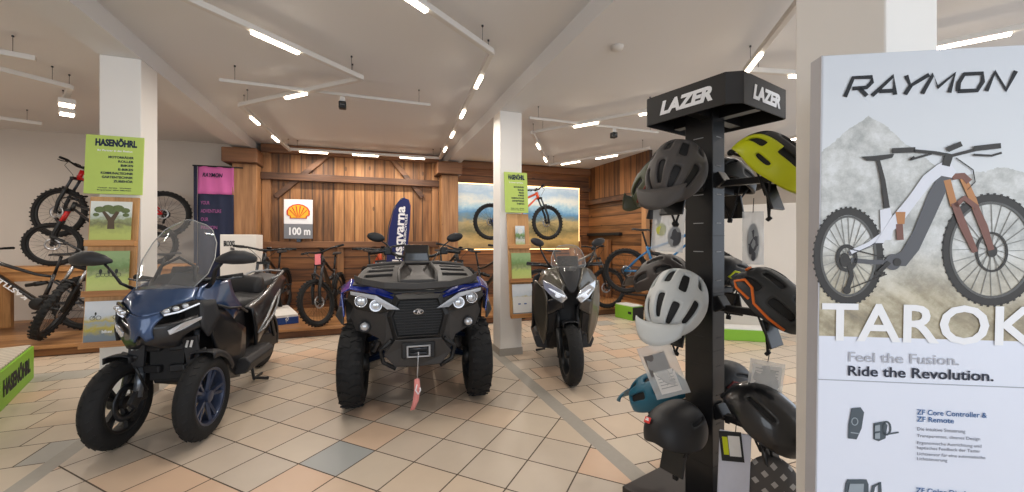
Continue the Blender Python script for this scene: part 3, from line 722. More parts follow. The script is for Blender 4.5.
def make_quad(loc, rz):
    t = thing('quad_bike', 'blue and black four-wheeled quad with front rack, winch and red hook strap facing the camera', 'quad', loc, rz)
    for x in (-0.485, 0.485): atv_wheel(t, (x, 0, 0.325), 0.325, 0.185)
    for x in (-0.48, 0.48): atv_wheel(t, (x, 1.30, 0.335), 0.335, 0.28)
    # lower body core, engine, frame
    k = MB()
    k.loft([[Vector((x * w_, y, z)) for x, z in ((-1, z0), (1, z0), (1.05, (z0 + z1) / 2), (0.9, z1), (-0.9, z1), (-1.05, (z0 + z1) / 2))] for y, w_, z0, z1 in ((-0.22, .12, .42, .80), (0.0, .17, .34, .86), (0.4, .2, .30, .84), (0.9, .2, .30, .80), (1.3, .16, .34, .8), (1.5, .12, .5, .76))], smooth=False)
    k.build('chassis', M_blkm, t, bevel=0.01)
    # central grille: hexagonal panel with honeycomb slats
    hexo = [(-.135, .865), (.135, .865), (.185, .745), (.145, .60), (-.145, .60), (-.185, .745)]
    k = MB().prism([(x, z) for x, z in hexo], -0.335, -0.30); k.build('grille', M_mesh, t, bevel=0.006)
    g = MB()
    for i in range(13):
        z = 0.615 + i * 0.0195
        hw = (.145 + (z - .60) / .145 * .04) if z < .745 else (.185 - (z - .745) / .12 * .05)
        g.bar((-hw + .01, -0.338, z), (hw - .01, -0.338, z), 0.01, 0.007)
    for x in (-.10, -.05, 0, .05, .10): g.bar((x, -.340, .61), (x, -.340, .855), .004, .004, (0, 1, 0))
    g.build('grille_slats', mat('grille_dark', (30, 31, 33), 0.5), t)
    # frame around the grille
    k = MB(); inner = hexo; outer = [(-.17, .905), (.17, .905), (.225, .745), (.175, .555), (-.175, .555), (-.225, .745)]
    n = 6; vs = [(x, -.325, z) for x, z in outer] + [(x, -.355, z) for x, z in [(a * 1.03, (b - .74) * 1.03 + .74) for a, b in inner]]
    k.add(vs, [(i, (i + 1) % n, n + (i + 1) % n, n + i) for i in range(n)]); k.build('grille_surround', M_blk, t, solid=0.02, bevel=0.004)
    # badge: oval ring with a K-shaped mark
    b = MB().ell((0, -.352, .775), (.038, .006, .022), 24, 8); bd = b.build('badge', M_chr, t)
    MB().ell((0, -.3555, .775), (.031, .004, .0165), 24, 8).build('badge_field', M_gloss, bd)
    text('K', 0.032, M_chr, bd, TR((-.013, -.3605, .764)), name='badge_mark', weight=0.0015, shear=0.3, sx=1.3)
    # front cowl, side cheeks sloping from the headlamps down to the bumper
    v = [(.225, -.31, .745), (.17, -.29, .905), (.30, -.24, .885), (.47, -.18, .80), (.50, -.13, .73), (.455, -.15, .615), (.37, -.20, .605), (.28, -.26, .57), (.235, -.285, .46), (.175, -.315, .555)]
    for s in (-1, 1):
        MB().add([(s * a, b, c) for a, b, c in v], [(0, 1, 2), (0, 2, 3), (0, 3, 6, 7), (3, 4, 5, 6), (0, 7, 8, 9)]).build('front_cowl', M_qblk, t, solid=0.018, bevel=0.006)
    # bumper / skid plate
    v = [(0, -.36, .575), (.165, -.345, .575), (.25, -.30, .46), (.17, -.31, .37), (0, -.325, .365), (0, -.22, .33), (.15, -.2, .34)]
    MB().shell(v, [(0, 1, 2, 3, 4), (4, 3, 6, 5)]).build('bumper', M_qblk, t, solid=0.02, bevel=0.008, merge=0.0005)
    for s in (-1, 1):
        k = MB().tube([(s * .19, -.33, .57), (s * .27, -.30, .50), (s * .25, -.28, .40), (s * .16, -.30, .355)], 0.016, 8)
        k.build('bumper_tube', M_blk, t)
    # winch fairlead, hook and strap
    k = MB()
    k.box((0, -.375, .53), (.17, .02, .012)).box((0, -.375, .455), (.17, .02, .012)).box((-.078, -.375, .4925), (.014, .02, .085)).box((.078, -.375, .4925), (.014, .02, .085))
    wn = k.build('winch_fairlead', M_alu, t, bevel=0.003)
    MB().cyl((-.06, -.372, .51), (.06, -.372, .51), .011, n=12).cyl((-.06, -.372, .475), (.06, -.372, .475), .011, n=12).build('roller', M_steel, wn)
    MB().box((0, -.35, .4925), (.24, .02, .12)).build('winch_plate', M_blk, t, bevel=0.01)
    MB().tube([(0, -.385, .49), (-.004, -.39, .44), (-.008, -.392, .34), (-.012, -.39, .24)], 0.005, 6).build('winch_rope', M_alu, t)
    st = MB().loft([[Vector((x, y, z)), Vector((x + w_, y + .006, z)), Vector((x + w_, y + .010, z)), Vector((x, y + .004, z))] for x, y, z, w_ in ((-.03, -.40, .30, .035), (-.032, -.405, .22, .045), (-.042, -.41, .14, .04), (-.060, -.42, .085, .03))])
    st.build('hook_strap', mat('strap_red', (222, 140, 134), 0.7), t)
    MB().tube([(-.012, -.395, .26), (-.022, -.40, .22), (-.004, -.40, .19), (.012, -.40, .215), (.008, -.40, .235)], .006, 8).build('hook', M_wht, t)
    # headlamps: pointed clear units with two round lamps each
    for s in (-1, 1):
        P = lambda x, y, z: (s * x, y, z)
        v = [P(.135, -.345, .80), P(.30, -.285, .895), P(.49, -.20, .925), P(.505, -.185, .855), P(.43, -.225, .79), P(.27, -.295, .765)]
        f = [(0, 1, 5), (1, 2, 3, 4, 5)]
        h_ = MB().add(v, f).build('headlight', M_gloss, t, solid=0.03, bevel=0.004, off=0)
        for x, y, z, r_ in ((.30, -.305, .825, .043), (.405, -.262, .855, .046)):
            c = (s * x, y, z)
            MB().lathe([(r_, 0), (r_, -.012), (r_ * .86, -.016), (r_ * .8, -.006), (r_ * .8, 0)], c, 'Y', 28, True).build('lamp_ring', M_lensw if r_ < .045 else M_chr, h_)
            MB().ell(c, (r_ * .78, .014, r_ * .78), 20, 8).build('lamp_lens', M_lens, h_)
        MB().add([P(.13, -.372, .80), P(.22, -.345, .80), P(.31, -.325, .872), P(.48, -.234, .90), P(.485, -.232, .925), P(.30, -.318, .90)], [(0, 1, 2, 5), (2, 3, 4, 5)]).build('light_strip', mat('lamp_silver', (190, 196, 206), .25, .4, coat=.8), h_, solid=.006)
        # fog lamp
        q = MB().lathe([(0, -.03), (.026, -.028), (.034, -.012), (.034, .03)], P(.385, -.215, .66), 'Y', 20)
        q.build('fog_lamp', M_lens, t)
        MB().lathe([(.034, -.02), (.044, -.02), (.044, .03), (.034, .03)], P(.385, -.213, .66), 'Y', 20, True).build('fog_lamp_bezel', M_blk, t)
        # blue fender: strip over the lamp, flaring over the wheel
        v = [P(.09, -.335, .845), P(.13, -.25, .925), P(.30, -.27, .905), P(.30, -.16, .985), P(.495, -.19, .94), P(.50, -.05, 1.0), P(.565, -.12, .90), P(.585, .06, .93), P(.545, -.135, .72), P(.60, .02, .76), P(.58, .26, .92), P(.60, .30, .80), P(.50, .30, .97)]
        f = [(0, 2, 3, 1), (2, 4, 5, 3), (4, 6, 7, 5), (6, 8, 9, 7), (7, 9, 11, 10), (5, 7, 10, 12)]
        MB().add(v, f).build('front_fender', M_qblue, t, solid=0.014, bevel=0.006)
        v = [P(.555, -.13, .80), P(.60, .02, .78), P(.615, .30, .80), P(.62, .36, .66), P(.63, .04, .70), P(.56, -.12, .66)]
        MB().add(v, [(0, 1, 4, 5), (1, 2, 3, 4)]).build('fender_flare', M_qblk, t, solid=0.02, bevel=0.008)
        # suspension
        for z, dz in ((.40, 0), (.56, 0)):
            k = MB().tube([P(.15, -.10, z + .03), P(.38, -.02, z - .05)], .018, 8).tube([P(.15, .14, z + .03), P(.38, .0, z - .05)], .018, 8)
            k.build('control_arm', M_arm, t)
        MB().cyl(P(.17, -.06, .80), P(.34, -.03, .42), .018, n=10).build('damper', M_alu, t)
        pts = [Vector(P(.19, -.055, .75)).lerp(Vector(P(.315, -.035, .48)), i / 72) + Vector((.034 * math.cos(i * .75), .034 * math.sin(i * .75), 0)) for i in range(73)]
        MB().tube(pts, .006, 5).build('spring', M_steel, t)
        MB().cyl(P(.37, 0, .335), P(.45, 0, .335), .07, n=20).build('hub', M_blk, t)
        # mudguard behind front wheel and footrest
        MB().add([P(.22, .36, .34), P(.56, .36, .34), P(.58, .30, .62), P(.60, .32, .80), P(.24, .32, .80), P(.22, .95, .30), P(.56, .92, .30)], [(0, 1, 2, 3, 4), (0, 1, 6, 5)]).build('footwell', M_qblk, t, solid=0.02, bevel=0.01)
        # rear fender
        v = [P(.16, .75, .86), P(.30, .80, .90), P(.58, .98, .84), P(.62, 1.3, .86), P(.60, 1.62, .80), P(.3, 1.66, .92), P(.16, 1.66, .93), P(.60, .93, .62), P(.64, 1.2, .74)]
        MB().add(v, [(0, 1, 5, 6), (1, 2, 3, 4, 5), (2, 7, 8, 3)]).build('rear_fender', M_qblue, t, solid=0.015, bevel=0.006)
        # handlebar side: grip, lever, mirror
    # hood between rack and dash
    v = [(0, -.30, .925), (.17, -.29, .915), (.31, -.20, .965), (.30, .10, 1.02), (.16, .35, 1.08), (0, .38, 1.10), (.28, .45, .95)]
    MB().shell(v, [(0, 1, 2, 3, 4, 5), (3, 6, 4)]).build('hood', M_qblk, t, solid=0.02, bevel=0.01, merge=0.0005)
    # front rack: central bridge, front lip, two slotted wings
    k = MB()
    lip = [(-.47, -.10, 1.005), (-.40, -.23, .99), (-.24, -.30, .965), (0, -.325, .955), (.24, -.30, .965), (.40, -.23, .99), (.47, -.10, 1.005)]
    k.loft([[Vector(p) + Vector(q) for q in ((0, -.022, -.02), (0, .03, -.03), (0, .05, .01), (0, -.01, .03))] for p in lip], smooth=False)
    rk = k.build('front_rack', M_qblk, t, bevel=0.006)
    for s in (-1, 1):
        k = MB()
        def wing(u, v_):   # u across 0..1 (inner->outer), v_ 0..1 (front->back)
            x = .135 + u * (.345 - .07 * v_); y = -.26 + .17 * u * (1 - v_) * .6 + v_ * .52; z = .985 + .105 * v_ - .02 * u * u + .02 * math.sin(v_ * PI)
            return (s * x, y, z)
        rows = [(0, .22), (.22, .34), (.34, .46), (.46, .58), (.58, .70), (.70, .82), (.82, 1.0)]
        colsu = [(0, .18), (.18, .82), (.82, 1.0)]
        for ri, (v0, v1) in enumerate(rows):
            for ci, (u0, u1) in enumerate(colsu):
                if ci == 1 and ri in (1, 3, 5): continue
                k.add([wing(u0, v0), wing(u1, v0), wing(u1, v1), wing(u0, v1)], [(0, 1, 2, 3)])
        k.build('rack_wing', M_qblk, rk, solid=0.028, bevel=0.005, merge=0.0008)
        MB().tube([(s * .135, -.27, .985), (s * .15, 0.0, 1.05), (s * .115, .26, 1.10)], .014, 8).build('rack_rail', M_qblk, rk)
    MB().loft([[Vector((x, y, z)) for x, z in ((-w_, z0), (w_, z0), (w_ * .9, z0 + .03), (-w_ * .9, z0 + .03))] for y, w_, z0 in ((-.30, .14, .975), (-.20, .07, 1.0), (-.05, .05, 1.03), (.1, .08, 1.06))], smooth=False).build('rack_bridge', M_qblk, rk, bevel=0.006)
    MB().tube([(-.41, .26, 1.075), (-.2, .275, 1.10), (.2, .275, 1.10), (.41, .26, 1.075)], .016, 8).build('rack_crossbar', M_qblk, rk)
    # steering: column box, dash, bars
    MB().loft([[Vector((x * w_, y, z)) for x, z in ((-1, z0), (1, z0), (.86, z1), (-.86, z1))] for y, w_, z0, z1 in ((.30, .115, 1.10, 1.19), (.37, .125, 1.12, 1.255), (.45, .12, 1.16, 1.26))], smooth=False).build('instrument_pod', M_gloss, t, bevel=0.01)
    k = MB()
    for i in range(7): k.bar((-.10 + .033 * i, .325, 1.12), (-.10 + .033 * i, .36, 1.235), .006, .01, (0, 1, 0))
    k.build('pod_vents', M_blkm, t)
    hb_ = MB().tube([(-.42, .62, 1.18), (-.28, .50, 1.20), (-.15, .44, 1.15), (.15, .44, 1.15), (.28, .50, 1.20), (.42, .62, 1.18)], .014, 10).build('handlebar', M_blk, t)
    for s in (-1, 1):
        MB().cyl((s * .42, .62, 1.18), (s * .30, .515, 1.197), .02, n=12).build('grip', M_rub, hb_)
        MB().box((s * .255, .47, 1.20), (.07, .06, .07)).build('switch_block', M_blk, hb_, bevel=0.01)
        MB().tube([(s * .27, .44, 1.20), (s * .33, .45, 1.195), (s * .40, .52, 1.185)], [.009, .007, .006], 6).build('brake_lever', M_steel, hb_)
        MB().tube([(s * .22, .46, 1.20), (s * .25, .44, 1.25), (s * .33, .45, 1.31)], .007, 8).build('mirror_stalk', M_blk, hb_)
        M0 = TR((s * .355, .45, 1.325)) @ ROT(s * -0.22, 'Y')
        MB().ell((0, 0, 0), (.078, .022, .042), 24, 12, M0).build('mirror', M_blk, hb_)
        MB().tube([(s * .20, .42, 1.19), (s * .17, .34, 1.15), (s * .10, .28, 1.05)], .006, 6).build('brake_cable', M_blk, hb_)
    # seat, rear rack
    MB().loft([[Vector((x * w_, y, z)) for x, z in ((-1, z0), (1, z0), (.85, z1), (0, z1 + .015), (-.85, z1))] for y, w_, z0, z1 in ((.50, .10, .86, .95), (.62, .15, .84, .93), (.95, .19, .84, .93), (1.15, .2, .86, .99), (1.5, .19, .88, 1.0), (1.56, .15, .9, .97))]).build('seat', M_seatf, t, bevel=0.012)
    k = MB()
    for x in (-.38, -.19, 0, .19, .38): k.tube([(x, 1.15, 1.02), (x, 1.75, 1.02)], .012, 8)
    k.tube([(-.42, 1.15, 1.02), (.42, 1.15, 1.02)], .014, 8).tube([(-.42, 1.75, 1.02), (.42, 1.75, 1.02)], .014, 8).tube([(-.42, 1.45, 1.01), (.42, 1.45, 1.01)], .012, 8)
    for x in (-.3, .3): k.tube([(x, 1.45, 1.01), (x, 1.5, .85)], .012, 8)
    k.build('rear_rack', M_qblk, t)
    return t
make_quad((0.395, 3.33, 0), R(-5.5))
# ================================================================= scooters
M_sblue = mat('scooter_blue', (44, 68, 104), 0.28, 0.35, coat=0.8)
M_sblk = mat('scooter_black', (30, 31, 34), 0.32, coat=0.4)
M_smat = mat('scooter_matte', (42, 42, 44), 0.55, bump=0.08, bscale=300)
M_sgry = mat('scooter_grey', (78, 74, 66), 0.3, 0.45, coat=0.7)
M_silv = mat('scooter_silver', (138, 140, 142), 0.38, 0.6)
M_rimb = mat('rim_slate', (58, 68, 92), 0.35, 0.5, coat=0.3)
M_clear = bpy.data.materials.new('windscreen'); M_clear.use_nodes = True
_nt = M_clear.node_tree; _nt.nodes.remove(_nt.nodes['Principled BSDF'])
_o = _nt.nodes['Material Output']; _t = _nt.nodes.new('ShaderNodeBsdfTransparent'); _t.inputs[0].default_value = (0.88, 0.88, 0.87, 1)
_g = _nt.nodes.new('ShaderNodeBsdfGlossy'); _g.inputs['Roughness'].default_value = 0.04; _g.inputs[0].default_value = (0.9, 0.92, 0.95, 1)
_f = _nt.nodes.new('ShaderNodeFresnel'); _f.inputs[0].default_value = 1.5
_d = _nt.nodes.new('ShaderNodeBsdfDiffuse'); _d.inputs[0].default_value = (0.5, 0.5, 0.5, 1)
_m0 = _nt.nodes.new('ShaderNodeMixShader'); _m0.inputs[0].default_value = 0.14; _nt.links.new(_t.outputs[0], _m0.inputs[1]); _nt.links.new(_d.outputs[0], _m0.inputs[2])
_m = _nt.nodes.new('ShaderNodeMixShader'); _nt.links.new(_f.outputs[0], _m.inputs[0]); _nt.links.new(_m0.outputs[0], _m.inputs[1]); _nt.links.new(_g.outputs[0], _m.inputs[2]); _nt.links.new(_m.outputs[0], _o.inputs[0])

def moto_wheel(t, c, r, w_, S=None, rim_m=None, disc=1, nsp=5):
    q = (S or Matrix()) @ TR(Vector(c))
    h = w_ / 2; rr = r * 0.66
    a = MB().lathe([(rr, -h * .75), (rr + (r - rr) * .45, -h), (r - .03, -h * .86), (r - .008, -h * .45), (r, 0), (r - .008, h * .45), (r - .03, h * .86), (rr + (r - rr) * .45, h), (rr, h * .75)], (0, 0, 0), 'X', 48, True)
    for i in range(30):
        for s in (-1, 1):
            M0 = ROT(2 * PI * (i + (.5 if s > 0 else 0)) / 30, 'X') @ TR((s * h * .45, 0, r - .0085)) @ ROT(s * .7, 'Z') @ ROT(s * .5, 'Y')
            a.add([(x * h * .27, y * .004, z * .0015) for z in (-1, 1) for x, y in ((-1, -1), (1, -1), (1, 1), (-1, 1))], [(3, 2, 1, 0), (4, 5, 6, 7), (0, 1, 5, 4), (1, 2, 6, 5), (2, 3, 7, 6), (3, 0, 4, 7)], False, M0)
    wl = a.xf(q).build('tyre', M_rub, t)
    b = MB().lathe([(rr + .004, -h * .8), (rr - .012, -h * .72), (rr - .02, 0), (rr - .012, h * .72), (rr + .004, h * .8), (rr, 0)], (0, 0, 0), 'X', 40, True)
    for i in range(nsp):
        an = 2 * PI * i / nsp
        for da in (-.16, .16):
            b.bar((h * .12, .03 * math.cos(an), .03 * math.sin(an)), (h * .4, (rr - .012) * math.cos(an + da), (rr - .012) * math.sin(an + da)), .03, .02)
    b.cyl((-h * .7, 0, 0), (h * .7, 0, 0), .038, n=20)
    b.xf(q).build('rim', rim_m or M_rimb, wl, bevel=0.002)
    for s in ([-1, 1] if disc == 2 else [disc]):
        MB().lathe([(.075, s * (h * .62 + .004)), (.115, s * (h * .62 + .004)), (.115, s * (h * .62 + .009)), (.075, s * (h * .62 + .009))], (0, 0, 0), 'X', 32, True).xf(q).build('brake_disc', M_steel, wl)
    return wl
def fender(t, c, r, w_, a0, a1, m, S=None, name='fender'):
    q = (S or Matrix()) @ TR(Vector(c)); rings = []
    for i in range(13):
        a = a0 + (a1 - a0) * i / 12
        rings.append([Vector((x * w_ / 2, math.cos(a) * (r - d), math.sin(a) * (r - d))) for x, d in ((-1.02, .05), (-1, .012), (-.5, 0), (.5, 0), (1, .012), (1.02, .05))])
    return MB().loft(rings, closed=False, cap=False).xf(q).build(name, m, t, solid=0.006, off=0)

def windscreen(t, rows, m, name='windscreen', n=14, thick=0.004):
    """rows: (z, y at centre, half width, sweep back at the sides)"""
    rings = [[Vector((hw * (-1 + 2 * i / n), y + sw * abs(-1 + 2 * i / n) ** 1.8, z + dz * abs(-1 + 2 * i / n) ** 2)) for i in range(n + 1)] for z, y, hw, sw, dz in rows]
    o = MB().loft(rings, closed=False, cap=False).build(name, m, t, sub=1)
    edge = [r[0] for r in rings] + rings[-1] + [r[-1] for r in reversed(rings)]
    MB().tube(edge, 0.0035, 6).build('screen_edge', mat('screen_edge', (150, 152, 152), .2, coat=.6), o)
    return o

def make_trike(loc, rz, steer):
    t = thing('three_wheeled_scooter', 'blue and black three-wheeled scooter with clear windscreen, two front wheels', 'scooter', loc, rz)
    r = .272
    for s in (-1, 1):
        S = TR((s * .235, 0, 0)) @ ROT(steer, 'Z') @ TR((-s * .235, 0, 0))
        c = (s * .235, 0, r)
        moto_wheel(t, c, r, .118, S, disc=-s, rim_m=M_rimb if s > 0 else M_blk)
        fender(t, c, r + .028, .135, R(25), R(95), M_smat, S)
        # fork on the inner side
        i = -s * .088
        k = MB().tube([(s * .235 + i, .02, r + .02), (s * .235 + i, .06, r + .20)], .026, 12).tube([(s * .235 + i, .055, r + .18), (s * .235 + i, .10, r + .42)], .018, 12)
        k.xf(S).build('fork', mat('fork_steel', (120, 126, 134), .3, .7), t)
        k = MB().bar((s * .235 + i, -.03, r - .02), (s * .235 + i, .05, r + .06), .03, .07).box((s * .235 + i * .95, .07, r + .03), (.035, .06, .09))
        k.xf(S).build('brake_caliper', M_smat, t, bevel=0.006)
        k = MB().tube([(s * .235, .03, r + .30), (s * .235 + i, .03, r + .27)], .016, 8)
        k.tube([(s * .235 + i * 1.2, -.02, r + .22), (s * .235 + i * 1.35, .06, r + .05)], .008, 6)
        k.xf(S).build('fender_bracket', M_blk, t)
        # parallelogram arms
        for z in (.46, .60):
            MB().bar((s * .02, .04, z), (s * (.235 - .09), .07, z), .05, .05).build('tilt_arm', M_blkm, t, bevel=0.01)
        # shield over the fork head
        v = [(s * .10, .015, .66), (s * .19, .01, .675), (s * .20, .02, .53), (s * .175, .03, .47), (s * .12, .03, .48)]
        sh = MB().add(v, [(0, 1, 2, 3, 4)]).build('fork_shield', M_smat, t, solid=0.02, bevel=0.006)
        k = MB()
        for a in (.135, .16): k.bar((s * a, .0, .60), (s * (a + .01), .0, .645), .012, .003, (0, 1, 0))
        k.build('shield_sticker', M_paper, sh)
    # engine bay, central frame, radiator
    MB().loft([[Vector((x * w_, y, z)) for x, z in ((-1, z0), (1, z0), (1.08, (z0 + z1) / 2), (.8, z1), (-.8, z1), (-1.08, (z0 + z1) / 2))] for y, w_, z0, z1 in ((.06, .08, .36, .78), (.18, .12, .32, .90), (.45, .16, .22, .80), (.8, .17, .2, .62), (1.15, .15, .28, .74), (1.5, .12, .42, .80))], smooth=False).build('chassis', M_blkm, t, bevel=0.012)
    MB().box((0, .07, .50), (.2, .04, .24)).build('radiator', M_mesh, t, bevel=0.008)
    for x in (-.06, -.02, .02, .06): pass
    # ---- front fairing
    # blue hood: from the screen down to the pointed beak, with a V split
    v = [(0, .04, 1.015), (.12, .02, 1.0), (.215, .05, .985), (.235, -.02, .92), (.10, -.15, .865), (0, -.205, .83), (0, -.10, .93), (.17, -.09, .90)]
    MB().shell(v, [(0, 1, 7, 6), (1, 2, 3, 7), (6, 7, 4, 5)]).xf(Matrix.Diagonal((.84, 1, 1, 1))).build('hood', M_sblue, t, solid=0.012, sub=2, smooth=True, merge=0.0005)
    # black beak with blue lower lips
    v = [(0, -.21, .83), (.10, -.155, .862), (.27, -.02, .90), (.29, .02, .83), (.12, -.15, .775), (0, -.225, .79), (.06, -.19, .675), (0, -.20, .69), (.20, -.10, .71), (.30, .0, .745), (.17, -.08, .63), (.05, -.13, .62)]
    MB().shell(v, [(5, 4, 8, 6, 7), (4, 3, 9, 8), (6, 8, 10, 11), (7, 6, 11)]).xf(Matrix.Diagonal((.84, 1, 1, 1))).build('nose', M_sblk, t, solid=0.012, sub=2, smooth=True, merge=0.0005)
    MB().shell([(0, -.212, .832), (.10, -.162, .86), (.115, -.165, .83), (.06, -.20, .77), (.075, -.19, .705), (.035, -.205, .69), (0, -.225, .755)], [(0, 1, 2, 3, 6), (6, 3, 4, 5)]).xf(Matrix.Diagonal((.84, 1, 1, 1))).build('beak', M_sblue, t, solid=0.012, sub=2, smooth=True, merge=0.0005)
    for s in (-1, 1):
        P = lambda x, y, z: (s * x * .84, y, z)
        # upper headlamp
        hl = MB().add([P(.10, -.172, .862), P(.155, -.14, .893), P(.265, -.035, .915), P(.275, -.02, .885), P(.19, -.105, .845), P(.12, -.165, .832)], [(0, 1, 2, 3, 4, 5)]).build('headlight', M_gloss, t, solid=0.014, bevel=0.003)
        for a, b, c_ in ((.135, -.165, .864), (.175, -.134, .875), (.215, -.098, .885)):
            MB().ell(P(a, b, c_), (.020, .012, .015), 14, 8).build('lamp_lens', M_lens, hl)
        MB().tube([P(.125, -.172, .842), P(.19, -.122, .852), P(.268, -.03, .888)], .0055, 6).build('light_strip', M_lensw, hl)
        # lower running lamp in silver-white
        MB().add([P(.14, -.160, .745), P(.22, -.108, .785), P(.29, -.03, .805), P(.285, -.03, .785), P(.22, -.104, .745), P(.15, -.155, .715)], [(0, 1, 2, 3, 4, 5)]).build('running_light', M_lens, t, solid=0.012, bevel=0.004)
        # side winglet in matte dark with vertical gills
        MB().add([P(.27, -.03, .91), P(.33, .06, .90), P(.345, .10, .78), P(.31, .02, .66), P(.285, -.03, .74)], [(0, 1, 2, 3, 4)]).build('side_winglet', M_smat, t, solid=0.02, sub=2, smooth=True)
        # blue shoulder panel sweeping back
        v = [P(.24, -.02, .925), P(.225, .06, .99), P(.25, .22, 1.02), P(.265, .40, 1.015), P(.31, .36, .90), P(.335, .20, .83), P(.31, .06, .86), P(.34, .44, .80), P(.345, .30, .72)]
        MB().add(v, [(0, 1, 2, 5, 6), (2, 3, 4, 5), (5, 4, 7, 8)]).build('side_panel', M_sblue, t, solid=0.014, sub=2, smooth=True)
        # black side fairing and leg shield
        v = [P(.31, .06, .85), P(.335, .20, .82), P(.35, .32, .70), P(.345, .50, .62), P(.31, .58, .36), P(.27, .55, .22), P(.22, .36, .26), P(.27, .22, .46), P(.29, .10, .66)]
        MB().add(v, [(0, 1, 7, 8), (1, 2, 3, 4, 7), (7, 4, 5, 6)]).build('side_fairing', M_sblk, t, solid=0.018, sub=2, smooth=True)
        # silver edge line
        MB().tube([P(.325, .10, .855), P(.352, .22, .815), P(.36, .36, .80), P(.355, .50, .74)], .009, 6).build('trim_line', M_smat, t)
        P = lambda x, y, z: (s * x, y, z)
        # floorboard and sill
        MB().loft([[Vector(P(x, y, z)) for x, z in ((.10, .24), (.30, .26), (.335, .34), (.30, .38), (.12, .38))] for y in (.48, .70, .98)], smooth=False).build('floorboard', M_smat, t, bevel=0.01)
        # tail side: black cover with silver boomerang
        v = [P(.17, .78, .74), P(.235, .80, .72), P(.24, .86, .44), P(.20, .92, .34), P(.23, 1.20, .55), P(.22, 1.50, .74), P(.16, 1.85, .88), P(.12, 1.80, .95), P(.18, 1.35, .84), P(.20, 1.05, .78)]
        MB().add(v, [(0, 1, 2, 4, 9), (2, 3, 4), (4, 5, 8, 9), (5, 6, 7, 8)]).build('tail_cover', M_sblk, t, solid=0.02, sub=2, smooth=True)
        k = MB().tube([P(.255, .84, .50), P(.262, 1.02, .60), P(.25, 1.26, .74), P(.235, 1.44, .80)], [.008, .013, .012, .008], 8).tube([P(.255, .84, .50), P(.262, .96, .52), P(.262, 1.18, .60), P(.245, 1.34, .68), P(.235, 1.44, .80)], [.008, .012, .010, .009, .008], 8)
        k.build('silver_trim', M_silv, t)
        # swingarm and shock
        MB().bar(P(.13, 1.1, .36), P(.13, 1.60, .28), .05, .12).build('swingarm', M_smat, t, bevel=0.012)
        MB().cyl(P(.16, 1.5, .33), P(.15, 1.36, .70), .02, n=10).build('rear_shock', M_steel, t)
        # mirror: wing shaped housing on a curved stalk
        MB().tube([P(.215, .10, .98), P(.26, .06, 1.02), P(.29, .03, 1.10), P(.33, .03, 1.15)], [.020, .016, .013, .013], 10, flat=.6).build('mirror_stalk', M_blk, t)
        rings = []
        for u, w_, h_, y0 in ((0, .010, .012, .03), (.04, .03, .032, .03), (.10, .045, .048, .03), (.17, .040, .046, .04), (.225, .022, .03, .05), (.24, .008, .014, .055)):
            rings.append([Vector(P(.29 + u, y0 + w_ * math.cos(a), 1.165 + .02 * math.sin(u * 12) + h_ * math.sin(a))) for a in [2 * PI * q / 12 for q in range(12)]])
        MB().loft(rings).build('mirror', M_smat, t)
        MB().cyl(P(.20, .28, 1.02), P(.34, .33, 1.04), .018, n=12).build('grip', M_rub, t)
        MB().tube([P(.20, .24, 1.02), P(.27, .24, 1.02), P(.35, .28, 1.03)], .007, 6).build('brake_lever', M_steel, t)
    windscreen(t, [(.985, -.015, .16, .05, .0), (1.06, .03, .205, .09, .01), (1.16, .10, .215, .09, .01), (1.28, .18, .195, .08, 0), (1.38, .245, .15, .06, -.01), (1.43, .285, .10, .04, -.02), (1.445, .30, .05, .02, -.015)], M_clear)
    MB().shell([(0, .06, 1.01), (.13, .09, .99), (.16, .16, 1.03), (.09, .17, 1.07), (0, .16, 1.08)], [(0, 1, 2, 3, 4)]).build('dash_cowl', M_smat, t, solid=0.015, bevel=0.005, merge=0.0005)
    MB().box((0, .25, 1.07), (.16, .03, .09), (-.5, 0, 0)).build('display', M_gloss, t, bevel=0.008)
    MB().tube([(-.22, .30, 1.02), (0, .26, 1.0), (.22, .30, 1.02)], .016, 10).build('handlebar', M_blk, t)
    MB().tube([(-.13, .12, .99), (-.10, .17, 1.12), (0, .19, 1.18), (.10, .17, 1.12), (.13, .12, .99)], .010, 8).build('screen_bracket', M_blk, t)
    # upper tunnel cover
    MB().loft([[Vector((x * w_, y, z)) for x, z in ((-1, z0), (1, z0), (.9, z1 - .02), (0, z1), (-.9, z1 - .02))] for y, w_, z0, z1 in ((.10, .19, .75, .95), (.30, .20, .6, .97), (.42, .15, .5, .86), (.6, .13, .35, .66), (.85, .16, .35, .74))]).build('leg_shield', M_smat, t, bevel=0.01)
    # seats
    MB().loft([[Vector((x * w_, y, z)) for x, z in ((-1, z0), (1, z0), (.92, z1 - .02), (0, z1 + .01), (-.92, z1 - .02))] for y, w_, z0, z1 in ((.72, .08, .72, .78), (.80, .14, .70, .80), (1.0, .185, .70, .80), (1.16, .19, .72, .82), (1.22, .17, .76, .84))]).build('rider_seat', M_seatf, t, bevel=0.012)
    MB().loft([[Vector((x * w_, y, z)) for x, z in ((-1, z0), (1, z0), (.9, z1 - .02), (0, z1), (-.9, z1 - .02))] for y, w_, z0, z1 in ((1.14, .13, .80, .90), (1.18, .16, .80, .975), (1.26, .165, .82, .97), (1.3, .14, .84, .93))]).build('backrest', M_seatf, t, bevel=0.02)
    MB().loft([[Vector((x * w_, y, z)) for x, z in ((-1, z0), (1, z0), (.9, z1 - .02), (0, z1), (-.9, z1 - .02))] for y, w_, z0, z1 in ((1.26, .15, .84, .91), (1.45, .16, .86, .93), (1.68, .13, .90, .955), (1.74, .09, .92, .95))]).build('pillion_seat', M_seatf, t, bevel=0.012)
